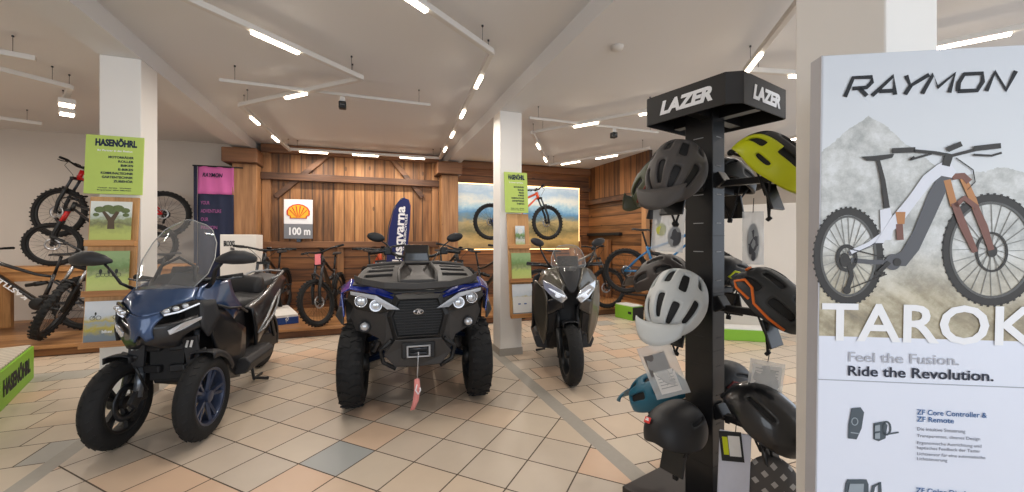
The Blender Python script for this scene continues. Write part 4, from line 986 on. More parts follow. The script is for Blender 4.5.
    MB().tube([(.13, 1.5, .90), (.17, 1.62, .93), (.15, 1.80, .96), (0, 1.86, .97), (-.15, 1.80, .96), (-.17, 1.62, .93), (-.13, 1.5, .90)], .012, 8).build('grab_rail', M_silv, t)
    MB().box((0, 1.88, .86), (.2, .04, .06)).build('tail_light', mat('tail_red', (150, 16, 18), 0.2, coat=1), t, bevel=0.01)
    moto_wheel(t, (0, 1.585, .265), .265, .145, None)
    fender(t, (0, 1.585, .265), .30, .16, R(-20), R(80), M_smat, None, 'rear_fender')
    MB().loft([[Vector((-.19 + .055 * math.cos(a) * k_, y, z + .055 * math.sin(a) * k_)) for a in [2 * PI * q / 14 for q in range(14)]] for y, z, k_ in ((1.15, .27, .5), (1.3, .31, 1), (1.7, .42, 1.05), (1.82, .46, .8))]).build('exhaust', M_smat, t)
    text('TCS', 0.055, M_paper, t, TR((.252, 1.55, .44)) @ ROT(PI / 2, 'Z') @ ROT(R(-12), 'Y'), name='side_lettering', weight=0.001)
    # side stand
    MB().tube([(.12, 1.02, .25), (.13, 1.08, .04), (.24, 1.12, .015)], .014, 8).tube([(.13, 1.08, .03), (.14, 1.24, .03)], .012, 8).build('stand', M_smat, t)
    MB().tube([(-.12, 1.02, .25), (-.13, 1.08, .04), (-.2, 1.12, .015)], .014, 8).build('stand', M_smat, t)
    return t
make_trike((-1.235, 3.19, 0), R(-7.5), R(-1))

def make_scooter(loc, rz, steer):
    t = thing('maxi_scooter', 'dark grey maxi scooter with bright twin headlights parked beside the middle column', 'scooter', loc, rz)
    r = .275
    S = ROT(steer, 'Z')
    moto_wheel(t, (0, 0, r), r, .125, S, rim_m=M_blk)
    fender(t, (0, 0, r), r + .022, .135, R(20), R(98), M_sblk, S)
    for s in (-1, 1):
        MB().tube([(s * .09, .0, r - .03), (s * .09, .06, r + .22)], .027, 12).tube([(s * .09, .055, r + .2), (s * .09, .12, r + .42)], .019, 12).xf(S).build('fork', M_blk, t)
    MB().loft([[Vector((x * w_, y, z)) for x, z in ((-1, z0), (1, z0), (1.08, (z0 + z1) / 2), (.8, z1), (-.8, z1), (-1.08, (z0 + z1) / 2))] for y, w_, z0, z1 in ((.14, .11, .52, .82), (.34, .17, .24, .84), (.6, .2, .2, .55), (.9, .2, .2, .62), (1.3, .16, .34, .76))], smooth=False).build('chassis', M_blkm, t, bevel=0.012)
    # centre strip: black pointed nose between the lamps up to the screen
    v = [(0, -.10, .80), (.06, -.075, .90), (.095, .0, 1.0), (.10, .04, 1.05), (0, .01, 1.06), (0, -.06, .95)]
    MB().shell(v, [(0, 1, 5), (5, 1, 2, 4), (4, 2, 3)]).build('nose', M_smat, t, solid=0.015, sub=2, smooth=True, merge=0.0005)
    for s in (-1, 1):
        P = lambda x, y, z: (s * x, y, z)
        v = [P(.065, -.075, .90), P(.10, .0, 1.0), P(.105, .05, 1.05), P(.20, .10, 1.05), P(.27, .16, .95), P(.285, .14, .88), P(.15, -.01, .86), P(.075, -.07, .845)]
        MB().add(v, [(0, 1, 3, 4, 6, 7), (1, 2, 3), (4, 5, 6)]).build('front_panel', M_sgry, t, solid=0.016, sub=2, smooth=True)
        # headlamp: slanted bright unit
        hl = MB().add([P(.045, -.098, .79), P(.085, -.078, .855), P(.175, -.008, .905), P(.245, .055, .935), P(.235, .04, .86), P(.165, -.02, .785), P(.085, -.078, .745)], [(0, 1, 2, 3, 4, 5, 6)]).build('headlight', M_lens, t, solid=0.02, bevel=0.005)
        MB().tube([P(.065, -.098, .805), P(.13, -.055, .83), P(.20, .03, .87)], .009, 6).build('light_strip', M_lensw, hl)
        MB().ell(P(.115, -.062, .81), (.03, .014, .02), 16, 8).build('lamp_lens', M_lensw, hl)
        # outer apron running down
        v = [P(.285, .14, .90), P(.31, .20, .92), P(.33, .26, .80), P(.325, .24, .60), P(.27, .22, .42), P(.22, .24, .30), P(.19, .16, .42), P(.20, .08, .62), P(.20, .03, .76), P(.23, .07, .86)]
        MB().add(v, [(0, 1, 2, 8, 9), (2, 3, 7, 8), (3, 4, 6, 7), (4, 5, 6)]).build('apron', M_sgry, t, solid=0.018, sub=2, smooth=True)
        v = [P(.195, .035, .76), P(.195, .085, .62), P(.12, .03, .66), P(.06, -.02, .70), P(.07, -.06, .755), P(.14, -.01, .78)]
        MB().add(v, [(0, 1, 2, 3, 4, 5)]).build('lower_nose', M_sblk, t, solid=0.014, sub=2, smooth=True)
        MB().add([P(.19, .09, .62), P(.185, .17, .42), P(.12, .15, .46), P(.115, .05, .655)], [(0, 1, 2, 3)]).build('wheel_cheek', M_blkm, t, solid=0.014, bevel=0.006)
        v = [P(.33, .26, .80), P(.31, .30, .95), P(.25, .34, .98), P(.20, .5, .8), P(.22, .6, .45), P(.32, .5, .40), P(.325, .3, .55)]
        MB().add(v, [(0, 1, 2, 3, 4, 5, 6)]).build('leg_shield', M_smat, t, solid=0.015, bevel=0.008)
        MB().loft([[Vector(P(x, y, z)) for x, z in ((.10, .22), (.27, .24), (.30, .32), (.28, .36), (.12, .36))] for y in (.36, .60, .90)], smooth=False).build('floorboard', M_smat, t, bevel=0.01)
        v = [P(.16, .80, .72), P(.22, .82, .70), P(.24, .88, .40), P(.22, 1.25, .50), P(.20, 1.55, .72), P(.12, 1.75, .86), P(.16, 1.3, .80)]
        MB().add(v, [(0, 1, 2, 3, 4, 6), (4, 5, 6)]).build('tail_cover', M_sgry, t, solid=0.02, sub=2, smooth=True)
        MB().tube([P(.15, .12, 1.03), P(.21, .12, 1.12), P(.25, .13, 1.20), P(.26, .14, 1.25)], [.012, .009, .008, .008], 8).build('mirror_stalk', M_blk, t)
        M0 = TR(P(.285, .14, 1.28)) @ ROT(-s * .35, 'Y')
        MB().ell((0, 0, 0), (.066, .022, .036), 20, 10, M0).build('mirror', M_smat, t, bevel=0)
        MB().cyl(P(.24, .30, 1.06), P(.37, .35, 1.07), .018, n=12).build('grip', M_rub, t)
        MB().tube([P(.22, .26, 1.06), P(.29, .25, 1.06), P(.37, .29, 1.06)], .007, 6).build('brake_lever', M_steel, t)
    windscreen(t, [(1.02, -.01, .12, .06, .0), (1.07, .02, .16, .08, .0), (1.14, .06, .155, .07, 0), (1.21, .10, .13, .05, -.01), (1.255, .13, .09, .03, -.015)], M_clear)
    MB().box((0, .16, 1.10), (.2, .04, .10), (-.5, 0, 0)).build('display', M_gloss, t, bevel=0.01)
    MB().tube([(-.24, .30, 1.06), (0, .24, 1.02), (.24, .30, 1.06)], .016, 10).build('handlebar', M_blk, t)
    MB().loft([[Vector((x * w_, y, z)) for x, z in ((-1, z0), (1, z0), (.9, z1 - .02), (0, z1), (-.9, z1 - .02))] for y, w_, z0, z1 in ((.08, .15, .84, .98), (.24, .22, .7, 1.02), (.36, .16, .5, .92), (.6, .12, .35, .62), (.85, .16, .35, .72))]).build('tunnel', M_smat, t, bevel=0.01)
    MB().loft([[Vector((x * w_, y, z)) for x, z in ((-1, z0), (1, z0), (.92, z1 - .02), (0, z1 + .01), (-.92, z1 - .02))] for y, w_, z0, z1 in ((.70, .08, .70, .77), (.80, .14, .68, .79), (1.05, .18, .70, .81), (1.2, .17, .76, .90), (1.6, .12, .84, .92))]).build('seat', M_seatf, t, bevel=0.012)
    moto_wheel(t, (0, 1.50, .265), .265, .14, None, rim_m=M_blk)
    MB().bar((.12, 1.0, .33), (.12, 1.52, .27), .06, .14).build('swingarm', M_smat, t, bevel=0.012)
    MB().tube([(.12, .98, .25), (.13, 1.04, .04), (.22, 1.08, .015)], .014, 8).build('stand', M_smat, t)
    MB().tube([(-.12, .98, .25), (-.13, 1.04, .04), (-.22, 1.08, .015)], .014, 8).build('stand', M_smat, t)
    return t
make_scooter((1.725, 3.19, 0), R(-19), R(5))
# ================================================================= notices and leaflet boards on the columns
def picture_mat(name, sky, mid, low, lo_y, hi_y, seed=0, emis=0, scale=14):
    T = NT(name, 0.45); o = T.xyz()
    v = T.math('DIVIDE', T.math('SUBTRACT', o[2], lo_y), hi_y - lo_y)
    n = T.noise(T.comb(T.math('ADD', o[0], seed), o[2], seed), scale, 6, 0.6)
    f = T.math('ADD', v, T.math('MULTIPLY', T.math('SUBTRACT', n, 0.5), 0.55))
    c = T.ramp(f, [(0.0, low[0]), (0.25, low[1]), (0.42, mid[0]), (0.55, mid[1]), (0.72, sky[0]), (1.0, sky[1])])
    T.l(c, T.b.inputs['Base Color'])
    if emis:
        T.l(c, T.b.inputs['Emission Color']); T.b.inputs['Emission Strength'].default_value = emis
    return T.m
PIC = {
    'tree': picture_mat('print_tree', ((196, 206, 196), (226, 230, 222)), ((120, 120, 84), (150, 160, 110)), ((186, 196, 104), (166, 174, 96)), -.1, .1, 1.3, scale=30),
    'ride': picture_mat('print_ride', ((120, 150, 90), (150, 176, 120)), ((150, 160, 110), (120, 140, 80)), ((196, 206, 120), (184, 200, 110)), -.1, .1, 4.3, scale=34),
    'lake': picture_mat('print_lake', ((206, 214, 222), (222, 226, 230)), ((160, 170, 176), (196, 178, 90)), ((120, 132, 140), (190, 172, 60)), -.1, .1, 7.7, scale=24),
    'path': picture_mat('print_path', ((186, 200, 206), (226, 230, 232)), ((86, 112, 70), (120, 150, 80)), ((170, 186, 120), (200, 200, 190)), -.1, .1, 2.2, scale=40)}
def notice(loc, rx, w_, h_, label, rz=0, right=True, ry=0):
    t = thing('green_notice', label, 'notice', loc, rot=(rx, ry, rz))
    MB().box((0, 0, 0), (w_, 0.012, h_)).build('board', M_green, t, bevel=0.001)
    z = h_ / 2; T0 = lambda x, zz: TR((x, -0.0068, zz))
    text('HASENÖHRL', 0.075 * h_ / .48, M_navy, t, T0(-w_ * .34, z - .085 * h_ / .48), 'heading', weight=0.004, width=w_ * .72, sx=1)
    text('Ihr Partner in der Region', 0.02, M_wht, t, T0(-w_ * .30, z - .13 * h_ / .48), 'subheading', weight=0.0004, width=w_ * .6)
    y = z - .185 * h_ / .48
    for s, k in (('MOTORRÄDER', .44), ('ROLLER', .27), ('BIKES', .22), ('E-BIKES', .26), ('KOMMUNALTECHNIK', .56), ('GARTENTECHNIK', .54), ('ZUBEHÖR', .34)):
        text(s, 0.026 * h_ / .48, M_navy, t, T0(w_ * .33, y), 'text_line', weight=0.0008, align='RIGHT', width=w_ * k); y -= .033 * h_ / .48
    for s in ('Verkauf   Service   Werkstatt', 'Reparatur aller Marken'):
        y -= .018 * h_ / .48
        text(s, 0.013 * h_ / .48, M_navy, t, T0(w_ * .31, y), 'small_text', weight=0.0002, align='RIGHT', width=w_ * .58)
    return t
def leaflet_board(loc, rx, w_, h_, label):
    t = thing('leaflet_board', label, 'leaflet holder', loc, rot=(rx, 0, 0))
    MB().box((0, 0, h_ / 2), (w_, 0.018, h_)).build('back_board', M_oak, t, bevel=0.003)
    return t
def shelf(t, z, w_):
    MB().box((0, -0.03, z), (w_, 0.05, 0.035)).box((0, -0.052, z + .006), (w_, 0.01, 0.045)).build('shelf_lip', M_oakh, t, bevel=0.003)
def leaflet(p, rx, w_, h_, m, label, extra=None, name='leaflet'):
    t = thing(name, label, 'leaflet', p, rot=(rx, 0, 0))
    MB().box((0, 0, 0), (w_, 0.006, h_)).build('cover', m, t)
    if extra: extra(t, w_, h_)
    return t
# column beside the three-wheeled scooter
yc = 4.03
c1x = (onY(92.5, 4.0) + onY(136, 4.0)) / 2
LEAN = R(-5)      # top towards the column
bz = 0.50; bh = 1.14
p0 = Vector((c1x, yc - 0.013 - math.sin(-LEAN) * bh, bz))
leaflet_board(p0, LEAN, 0.30, bh, 'tall wooden leaflet board with three shelves on the column behind the three-wheeled scooter')
lb1 = bpy.context.scene.objects.get('leaflet_board')
def onboard(p, lean, u, zz, yy):
    return p + Vector((u, 0, 0)) + Matrix.Rotation(lean, 3, 'X') @ Vector((0, yy, zz))
def tree_art(t, w_, h_):
    MB().prism([(-.02, -.06), (.025, -.06), (.02, .0), (.05, .07), (.03, .08), (.0, .03), (-.04, .08), (-.055, .07), (-.018, .0)], -.0045, -.0035).build('printed_tree', mat('print_bark', (92, 78, 62), 0.7), t)
    k = MB()
    for x, z, r_ in ((-.07, .09, .035), (-.02, .10, .04), (.04, .10, .04), (.085, .085, .03), (-.09, .05, .02), (.09, .05, .022), (.01, .075, .03)): k.ell((x, -.0038, z), (r_, .0008, r_ * .7), 9, 5)
    k.build('printed_crown', mat('print_leaf', (104, 118, 76), .7), t)
def ride_art(t, w_, h_):
    m = mat('print_dark', (58, 62, 58), 0.7)
    for x in (-.045, .005, .05):
        MB().ell((x, -.004, .0), (.010, .0008, .018), 10, 6).lathe([(.012, 0), (.015, 0)], (x - .012, -.0042, -.028), 'Y', 16).lathe([(.012, 0), (.015, 0)], (x + .014, -.0042, -.028), 'Y', 16).build('printed_rider', m, t)
def lake_art(t, w_, h_):
    m = mat('print_dark', (58, 62, 58), 0.7)
    for x in (-.06, .075):
        MB().lathe([(.013, 0), (.016, 0)], (x - .018, -.0042, .03), 'Y', 16).lathe([(.013, 0), (.016, 0)], (x + .018, -.0042, .03), 'Y', 16).bar((x - .018, -.004, .03), (x, -.004, .05), .001, .004).ell((x, -.004, .062), (.006, .0008, .012), 8, 6).build('printed_bicycle', m, t)
    text('bikes', 0.03, M_wht, t, TR((-.02, -.004, -.085)), 'printed_word', weight=0.0008)
sh = (0.755, 0.36, 0.0)
for z, k, art, lb in ((0.77, 'tree', tree_art, 'leaflet showing a big tree, top shelf of the board behind the three-wheeled scooter'),
                 (0.385, 'ride', ride_art, 'leaflet with riders on a green meadow, middle shelf behind the scooter mirror'),
                 (0.005, 'lake', lake_art, 'leaflet showing two bicycles by a lake, bottom shelf behind the three-wheeled scooter')):
    shelf(lb1, z, 0.30)
    leaflet(onboard(p0, LEAN, -0.005, z + 0.175, -0.035), LEAN, 0.25, 0.31, PIC[k], lb, art)
notice((c1x + .004, yc - 0.035, 1.885), R(-4), 0.355, 0.46, 'lime green shop notice on the column above the leaflet board with the tree picture')
# middle column
yc2 = 4.24
c2x = (onY(505.5, 4.2) + onY(529, 4.2)) / 2
LEAN2 = R(-6); bz2 = 0.46; bh2 = 1.14
p1 = Vector((c2x + .01, yc2 - 0.013 - math.sin(-LEAN2) * bh2, bz2))
leaflet_board(p1, LEAN2, 0.26, bh2, 'tall wooden leaflet board with three shelves on the middle column beside the grey scooter')
lb2 = [o for o in bpy.data.objects if o.name.startswith('leaflet_board')][-1]
def price_art(t, w_, h_):
    MB().box((0, -.004, -.06), (w_ * .98, .002, h_ * .52)).build('white_field', M_paper, t)
    for x in (-.04, .03): MB().box((x, -.006, -.05), (.03, .002, .012)).build('printed_mark', mat('print_blue', (60, 90, 150), 0.6), t)
def small_art(t, w_, h_):
    MB().ell((.0, -.004, .05), (.03, .0008, .03), 16, 8).build('printed_sky', M_paper, t)
for z, k, ww, hh, art, lb in ((0.76, 'path', 0.11, 0.22, small_art, 'small leaflet on the top shelf of the middle column board'),
                          (0.385, 'ride', 0.23, 0.29, None, 'green photo leaflet on the middle shelf of the middle column board'),
                          (0.0, 'lake', 0.235, 0.33, price_art, 'leaflet with a white lower half on the bottom shelf of the middle column board')):
    shelf(lb2, z, 0.26)
    leaflet(onboard(p1, LEAN2, .01, z + 0.02 + hh / 2, -0.035), LEAN2, ww, hh, PIC[k], lb, art)
notice((c2x - .012, yc2 - 0.035, 1.835), R(-6), 0.275, 0.46, 'lime green shop notice on the middle column between quad and grey scooter', rz=0)

# ================================================================= signs and flags on the timber wall
M_red = mat('sign_red', (206, 52, 30), 0.5); M_yel = mat('sign_yellow', (244, 180, 40), 0.5); M_sgrey = mat('sign_grey', (122, 124, 130), 0.55)
SY = 7.50
sx0, sx1 = onY(284, SY), onY(312.7, SY); sz = lambda y: CAM_H + (HY - y) / FPX * (SY / (FW.y + RT.y * (298 - CX) / FPX))
zt, zm, zb = sz(199.5), sz(224), sz(238.8); sw = sx1 - sx0
t = thing('petrol_station_sign', 'sign with a red and yellow scallop shell above 100 m on the timber wall', 'sign', ((sx0 + sx1) / 2, SY, zm))
MB().box((0, 0, (zt - zm) / 2), (sw, 0.03, zt - zm)).build('shell_panel', M_wht, t, bevel=0.003)
MB().box((0, 0, (zb - zm) / 2), (sw, 0.03, zm - zb - .004)).build('distance_panel', M_sgrey, t, bevel=0.003)
MB().box((0, .045, -.05), (.06, .07, .5)).build('bracket', M_steel, t)
def scallop(k, cz):
    pts = [(-.155, -.115), (-.155, -.07), (-.185, -.06)]
    n = 7
    for i in range(n * 4 + 1):
        a = PI * 1.08 - (PI * 1.16) * i / (n * 4)
        rr = .205 * (1 + .03 * abs(math.sin(a * n)))
        pts.append((rr * math.cos(a) * 1.02, .0 + rr * .86 * math.sin(a)))
    pts += [(.185, -.06), (.155, -.07), (.155, -.115)]
    return [(x * k, cz + z * k) for x, z in pts]
cz = (zt - zm) / 2 - .02
MB().prism(scallop(.96 * sw / .5, cz), -.022, -.016).build('shell_outline', M_red, t)
MB().prism(scallop(.84 * sw / .5, cz), -.026, -.021).build('shell_fill', M_yel, t)
k = MB(); s_ = sw / .5
for i in range(6):
    a = R(28) + R(124) * i / 5
    k.bar((0.03 * s_ * math.cos(a), -.028, cz - .09 * s_), (.155 * s_ * math.cos(a), -.028, cz + .15 * s_ * math.sin(a) - .02), .003, .010, (0, 1, 0)) if False else k.add([(-.0 + .03 * s_ * math.cos(a) - .003, -.0275, cz - .085 * s_), (.03 * s_ * math.cos(a) + .003, -.0275, cz - .085 * s_), (.17 * s_ * math.cos(a) + .009, -.0275, cz + .145 * s_ * math.sin(a) - .01), (.17 * s_ * math.cos(a) - .009, -.0275, cz + .145 * s_ * math.sin(a) - .01)], [(0, 1, 2, 3)])
k.build('shell_ribs', M_red, t, solid=0.002)
text('100 m', 0.17, M_wht, t, TR((-sw * .37, -.018, (zb - zm) / 2 - .055)), 'distance_text', weight=0.006, width=sw * .74)

# pink and navy banner on a rod
fy = 7.3
fx0, fx1 = onY(197.5, fy), onY(234, fy)
t = thing('hanging_banner', 'pink over dark navy cloth banner hanging from a black rod beside the timber post', 'banner', ((fx0 + fx1) / 2, fy, 2.42))
fw2 = fx1 - fx0
def cloth(x0, x1, z0, z1, n=14):
    g = MB(); vs = []; m = 8
    for j in range(m + 1):
        for i in range(n + 1):
            x = x0 + (x1 - x0) * i / n
            vs.append((x, .012 * math.sin(i * 1.1 + j * .2), z0 + (z1 - z0) * j / m))
    return g.add(vs, [(j * (n + 1) + i, j * (n + 1) + i + 1, (j + 1) * (n + 1) + i + 1, (j + 1) * (n + 1) + i) for j in range(m) for i in range(n)], True)
M_pink = mat('cloth_pink', (206, 104, 166), 0.85); M_ncl = mat('cloth_navy', (36, 42, 66), 0.85); M_pk2 = mat('print_rose', (150, 84, 136), 0.8)
cloth(-fw2 / 2, fw2 / 2, -.42, 0).build('pink_field', M_pink, t, solid=.003)
cloth(-fw2 / 2, fw2 / 2, -1.95, -.42).build('navy_field', M_ncl, t, solid=.003)
cloth(-fw2 / 2 - .05, -fw2 / 2, -1.95, 0, 3).build('sleeve', M_ncl, t, solid=.006)
MB().cyl((-fw2 / 2 - .06, 0, .005), (fw2 / 2 + .12, 0, .005), .012, n=10).bar((fw2 / 2 + .11, 0, .005), (fw2 / 2 + .11, .12, .005), .02, .02).build('rod', M_blk, t)
text('RAYMON', .085, M_ncl, t, TR((-fw2 * .36, -.02, -.16)), 'heading', weight=.002, width=fw2 * .55, shear=.2)
for i, (s, k_) in enumerate((('YOUR', .24), ('ADVENTURE', .56), ('OUR', .2), ('PASSION', .44))):
    text(s, .075, M_pk2, t, TR((-fw2 * .40, -.02, -.58 - .125 * i)), 'text_line', weight=.001, width=fw2 * k_)

# tall navy feather flag behind the quad
FZ = 6.9
fp = cl((393 - 512) / 399 * FZ, FZ, PZ)
t = thing('feather_flag', 'tall navy feather flag with white vertical lettering standing behind the quad', 'flag', fp, rot=(0, R(4), R(-4)), scale=1.05)
fl_pts = [(-.10, .25), (-.16, .70), (-.15, 1.30), (-.10, 1.60), (-.03, 1.76), (.05, 1.82), (.13, 1.80), (.165, 1.70), (.175, 1.3), (.155, .8), (.11, .25)]
MB().prism(fl_pts, -.006, .0).build('flag_cloth', mat('flag_navy', (24, 34, 92), 0.7), t, bevel=.002)
MB().tube([(-.13, .01, 0), (-.175, .01, .7), (-.16, .01, 1.35), (-.10, .01, 1.64), (0, .01, 1.80), (.06, .01, 1.83)], .009, 8).build('pole', M_gm, t)
MB().box((-.12, .0, .015), (.4, .3, .03)).build('base', M_blk, t, bevel=.006)
text('Husqvarna', .20, M_wht, t, TR((.075, -.0072, .62)) @ ROT(R(-90), 'Y') , 'lettering', weight=.006, width=1.05)
text('MOTORCYCLES', .05, M_wht, t, TR((.125, -.0072, .95)) @ ROT(R(-90), 'Y'), 'small_lettering', weight=.001, width=.6)

# white display cabinet and white block with blue front
cy_ = 6.55; cx0, cx1 = onY(220, cy_), onY(256, cy_)
t = thing('display_cabinet', 'white display cabinet with small black lettering beside the timber post', 'cabinet', ((cx0 + cx1) / 2, cy_ + .2, PZ))
cw = cx1 - cx0; chh = CAM_H + (HY - 234.5) / FPX * (cy_ / (FW.y + RT.y * (240 - CX) / FPX)) - PZ
MB().box((0, 0, chh / 2), (cw, .40, chh)).build('body', M_white, t, bevel=.006)
MB().box((0, -.202, .06), (cw * .96, .01, .08)).build('plinth', M_paper, t)
text('BROOKS', .10, M_ink, t, TR((-cw * .40, -.204, chh - .16)), 'lettering', weight=.004, width=cw * .30)
text('1866', .05, M_ink, t, TR((-cw * .23, -.204, chh - .215)), 'small_lettering', weight=.002, width=cw * .12)
b0, b1 = cl((271 - 512) / 399 * 5.42, 5.42, PZ), cl((298.5 - 512) / 399 * 5.62, 5.62, PZ)
ang = math.atan2(b1.y - b0.y, b1.x - b0.x); bw_ = (b1 - b0).length; bd_ = .95
t = thing('display_block', 'low white display block with a blue front on the wooden platform', 'display block', tuple(b1), ang)
MB().box((-bw_ / 2, bd_ / 2, .065), (bw_, bd_, .13)).build('block', M_white, t, bevel=.004)
MB().box((-bw_ / 2, -.004, .05), (bw_, .01, .095)).build('blue_front', mat('panel_blue', (28, 62, 128), .5), t, bevel=.002)

# lit landscape picture in the alcove
PY = 7.72; lx0, lx1 = onY(457, PY), onY(578.5, PY); lz1 = CAM_H + 53.5 / FPX * 8.3; lz0 = CAM_H - 8.5 / FPX * 8.3
t = thing('lit_landscape_picture', 'wide backlit landscape picture of sea and rocks in the timber alcove', 'picture', ((lx0 + lx1) / 2, PY, (lz0 + lz1) / 2))
lw, lh = lx1 - lx0, lz1 - lz0
T = NT('print_landscape', 0.4); o = T.xyz()
v = T.math('ADD', T.math('DIVIDE', o[2], lh), 0.5)
n1 = T.noise(T.comb(T.math('MULTIPLY', o[0], 1.0), T.math('MULTIPLY', o[2], 2.2), 0.7), 1.6, 7, .65)
n2 = T.noise(T.comb(o[0], o[2], 3.1), 9, 5, .7)
f = T.math('ADD', v, T.math('ADD', T.math('MULTIPLY', T.math('SUBTRACT', n1, .5), .30), T.math('MULTIPLY', T.math('SUBTRACT', n2, .5), .16)))
c = T.ramp(f, [(0.0, (120, 96, 56)), (.16, (172, 140, 84)), (.30, (110, 100, 66)), (.42, (168, 146, 100)), (.49, (104, 120, 120)), (.56, (84, 128, 160)), (.66, (150, 178, 188)), (.76, (206, 204, 192)), (.88, (160, 178, 190)), (1.0, (196, 204, 208))])
T.l(c, T.b.inputs['Base Color']); T.l(c, T.b.inputs['Emission Color']); T.b.inputs['Emission Strength'].default_value = 0.55
MB().box((0, 0, 0), (lw, .03, lh)).build('printed_panel', T.m, t, bevel=.003)
e = MB(); M_edge = glow('edge_light', (255, 206, 140), 3.0)
e.box((lw / 2 + .012, .02, 0), (.02, .03, lh + .04)).box((-lw / 2 - .012, .02, 0), (.02, .03, lh + .04)).box((0, .02, lh / 2 + .012), (lw + .04, .03, .02)).box((0, .02, -lh / 2 - .012), (lw + .04, .03, .02))
e.build('edge_light_strip', M_edge, t)
MB().box((0, .07, 0), (lw * .9, .08, lh * .9)).build('light_box', M_blk, t)
# boards leaning in the alcove
t = thing('leaning_board', 'upright wooden board leaning in the corner of the timber alcove', 'board', (4.30, 7.62, PZ), 0, rot=(R(-6), 0, 0))
MB().box((0, 0, .62), (.30, .03, 1.24)).build('plank', M_woodv, t, bevel=.006)

# ================================================================= low display plinths
def plinth(corner, ang, w_, d_, h_, label, top_m, textbody=None, side='X'):
    t = thing('display_plinth', label, 'display plinth', corner, ang)
    MB().box((-w_ / 2, d_ / 2, h_ / 2), (w_, d_, h_)).build('box', M_greenp, t, bevel=.006)
    MB().box((-w_ / 2, d_ / 2, h_ + .008), (w_ - .03, d_ - .03, .016)).build('top_panel', top_m, t, bevel=.003)
    return t
T = NT('ribbed_top', .35); o = T.xyz()
fr = T.math('FRACT', T.math('MULTIPLY', o[1], 14)); nn = T.math('FRACT', T.math('MULTIPLY', o[0], 8))
cc = T.mix(T.math('MULTIPLY', T.math('GREATER_THAN', fr, .5), .55), lin((206, 198, 182)), lin((116, 106, 92)))
T.l(cc, T.b.inputs['Base Color']); T.bump(T.math('GREATER_THAN', fr, .5), .6, .004)
g0 = cl((34 - 512) / 399 * 3.77, 3.77, 0); g1 = cl((0 - 512) / 399 * 3.0, 3.0, 0)
dirv = (g1 - g0).normalized()                  # runs towards the camera
ang = math.atan2(dirv.y, dirv.x) + PI / 2       # local -y along dirv
t = plinth(tuple(g0 + dirv * 2.0), ang, 1.5, 2.0, .30, 'lime green display plinth with ribbed top and dark lettering at the left edge', T.m)
text('HASENÖHRL', .17, M_ink, t, TR((.003, 1.05, .10)) @ ROT(PI / 2, 'Z'), 'lettering', weight=.007, width=.80)
text('Service', .10, mat('dark_green', (44, 84, 30), .6), t, TR((.003, .62, .05)) @ ROT(PI / 2, 'Z'), 'small_lettering', weight=.002, width=.32)
MB().bar((-.25, 1.1, .325), (-.02, .95, .325), .03, .02).build('grip_strip', M_blk, t, bevel=.004)
# small green carton in front of the alcove
q0 = cl((632.5 - 512) / 399 * 6.4, 6.4, 0); q1 = cl((615 - 512) / 399 * 6.75, 6.75, 0)
dv = (q1 - q0); ang = math.atan2(-dv.y, -dv.x)
t = thing('green_carton', 'small lime green carton with white lid at the end of the platform', 'carton', tuple(q0), ang)
L_ = dv.length
MB().box((-L_ / 2, .12, .11), (L_, .24, .22)).build('box', M_greenp, t, bevel=.005)
MB().box((-L_ / 2, .12, .228), (L_ * .97, .22, .016)).build('lid', M_paper, t, bevel=.003)
MB().box((-L_ * .15, -.003, .12), (.07, .004, .04)).build('printed_mark', M_ink, t)
MB().box((.004, .12, .11), (.006, .235, .2)).build('dark_side', M_blk, t)
# long low green plinth along the white partition
r0, r1 = cl((684 - 512) / 399 * 5.3, 5.3, 0), cl((772 - 512) / 399 * 5.05, 5.05, 0)
dv = r1 - r0; ang = math.atan2(dv.y, dv.x)
t = thing('low_green_plinth', 'long low lime green plinth behind the helmet stand along the white partition', 'display plinth', tuple(r0), ang)
MB().box((dv.length / 2, .15, .07), (dv.length, .30, .14)).build('box', M_greenp, t, bevel=.005)
MB().box((dv.length / 2, .15, .148), (dv.length - .03, .27, .016)).build('top_panel', M_paper, t, bevel=.003)

# ================================================================= advertising panel with the printed bicycle
PL0 = Vector((.80, 1.06)); PD = Vector((.9918, -.1278)); PN = Vector((.1278, .9918))   # camera-plan left edge, direction, away
o3 = cl(PL0.x, PL0.y, 0); dx3 = (RT * PD.x + FW * PD.y).normalized()
panel_ang = math.atan2(dx3.y, dx3.x)
PW, PH, PT = 0.555, 1.772, 0.045
TILT = R(1.3)
pt_ = thing('advertising_panel', 'large upright advertising panel with a printed mountain bicycle and blue product texts', 'advertising panel', tuple(o3 + dx3 * PW / 2), rot=(TILT, 0, panel_ang))
PM = TR(o3 + dx3 * PW / 2) @ ROT(panel_ang, 'Z') @ ROT(TILT, 'X')
PMi = PM.inverted()
def pan(px, py):
    """where a printed detail lies on the panel: (x, z)"""
    a = PMi @ Vector((0, 0, CAM_H)); b = PMi @ at(px, py, 1.0); d = b - a; s = -a.y / d.y
    q = a + d * s; return (q.x, q.z)
T = NT('panel_print', 0.42); o = T.xyz()
tz = pan(920, 325)[1]; hz_ = PH
n1 = T.noise(T.comb(T.math('MULTIPLY', o[0], 1.0), o[2], .3), 3.2, 8, .62)
n2 = T.noise(T.comb(T.math('MULTIPLY', o[0], 1.6), T.math('MULTIPLY', o[2], 1.6), 5.2), 9.0, 8, .72)
n3 = T.noise(T.comb(T.math('ADD', T.math('MULTIPLY', o[0], 2.0), T.math('MULTIPLY', o[2], 2.6)), T.math('MULTIPLY', o[2], .8), 9.1), 6.0, 5, .6)
px0, pz0 = pan(868, 112)
ridge = T.math('SUBTRACT', pz0, T.math('MULTIPLY', T.math('ABSOLUTE', T.math('SUBTRACT', o[0], px0)), .95))
px1, pz1 = pan(960, 190)
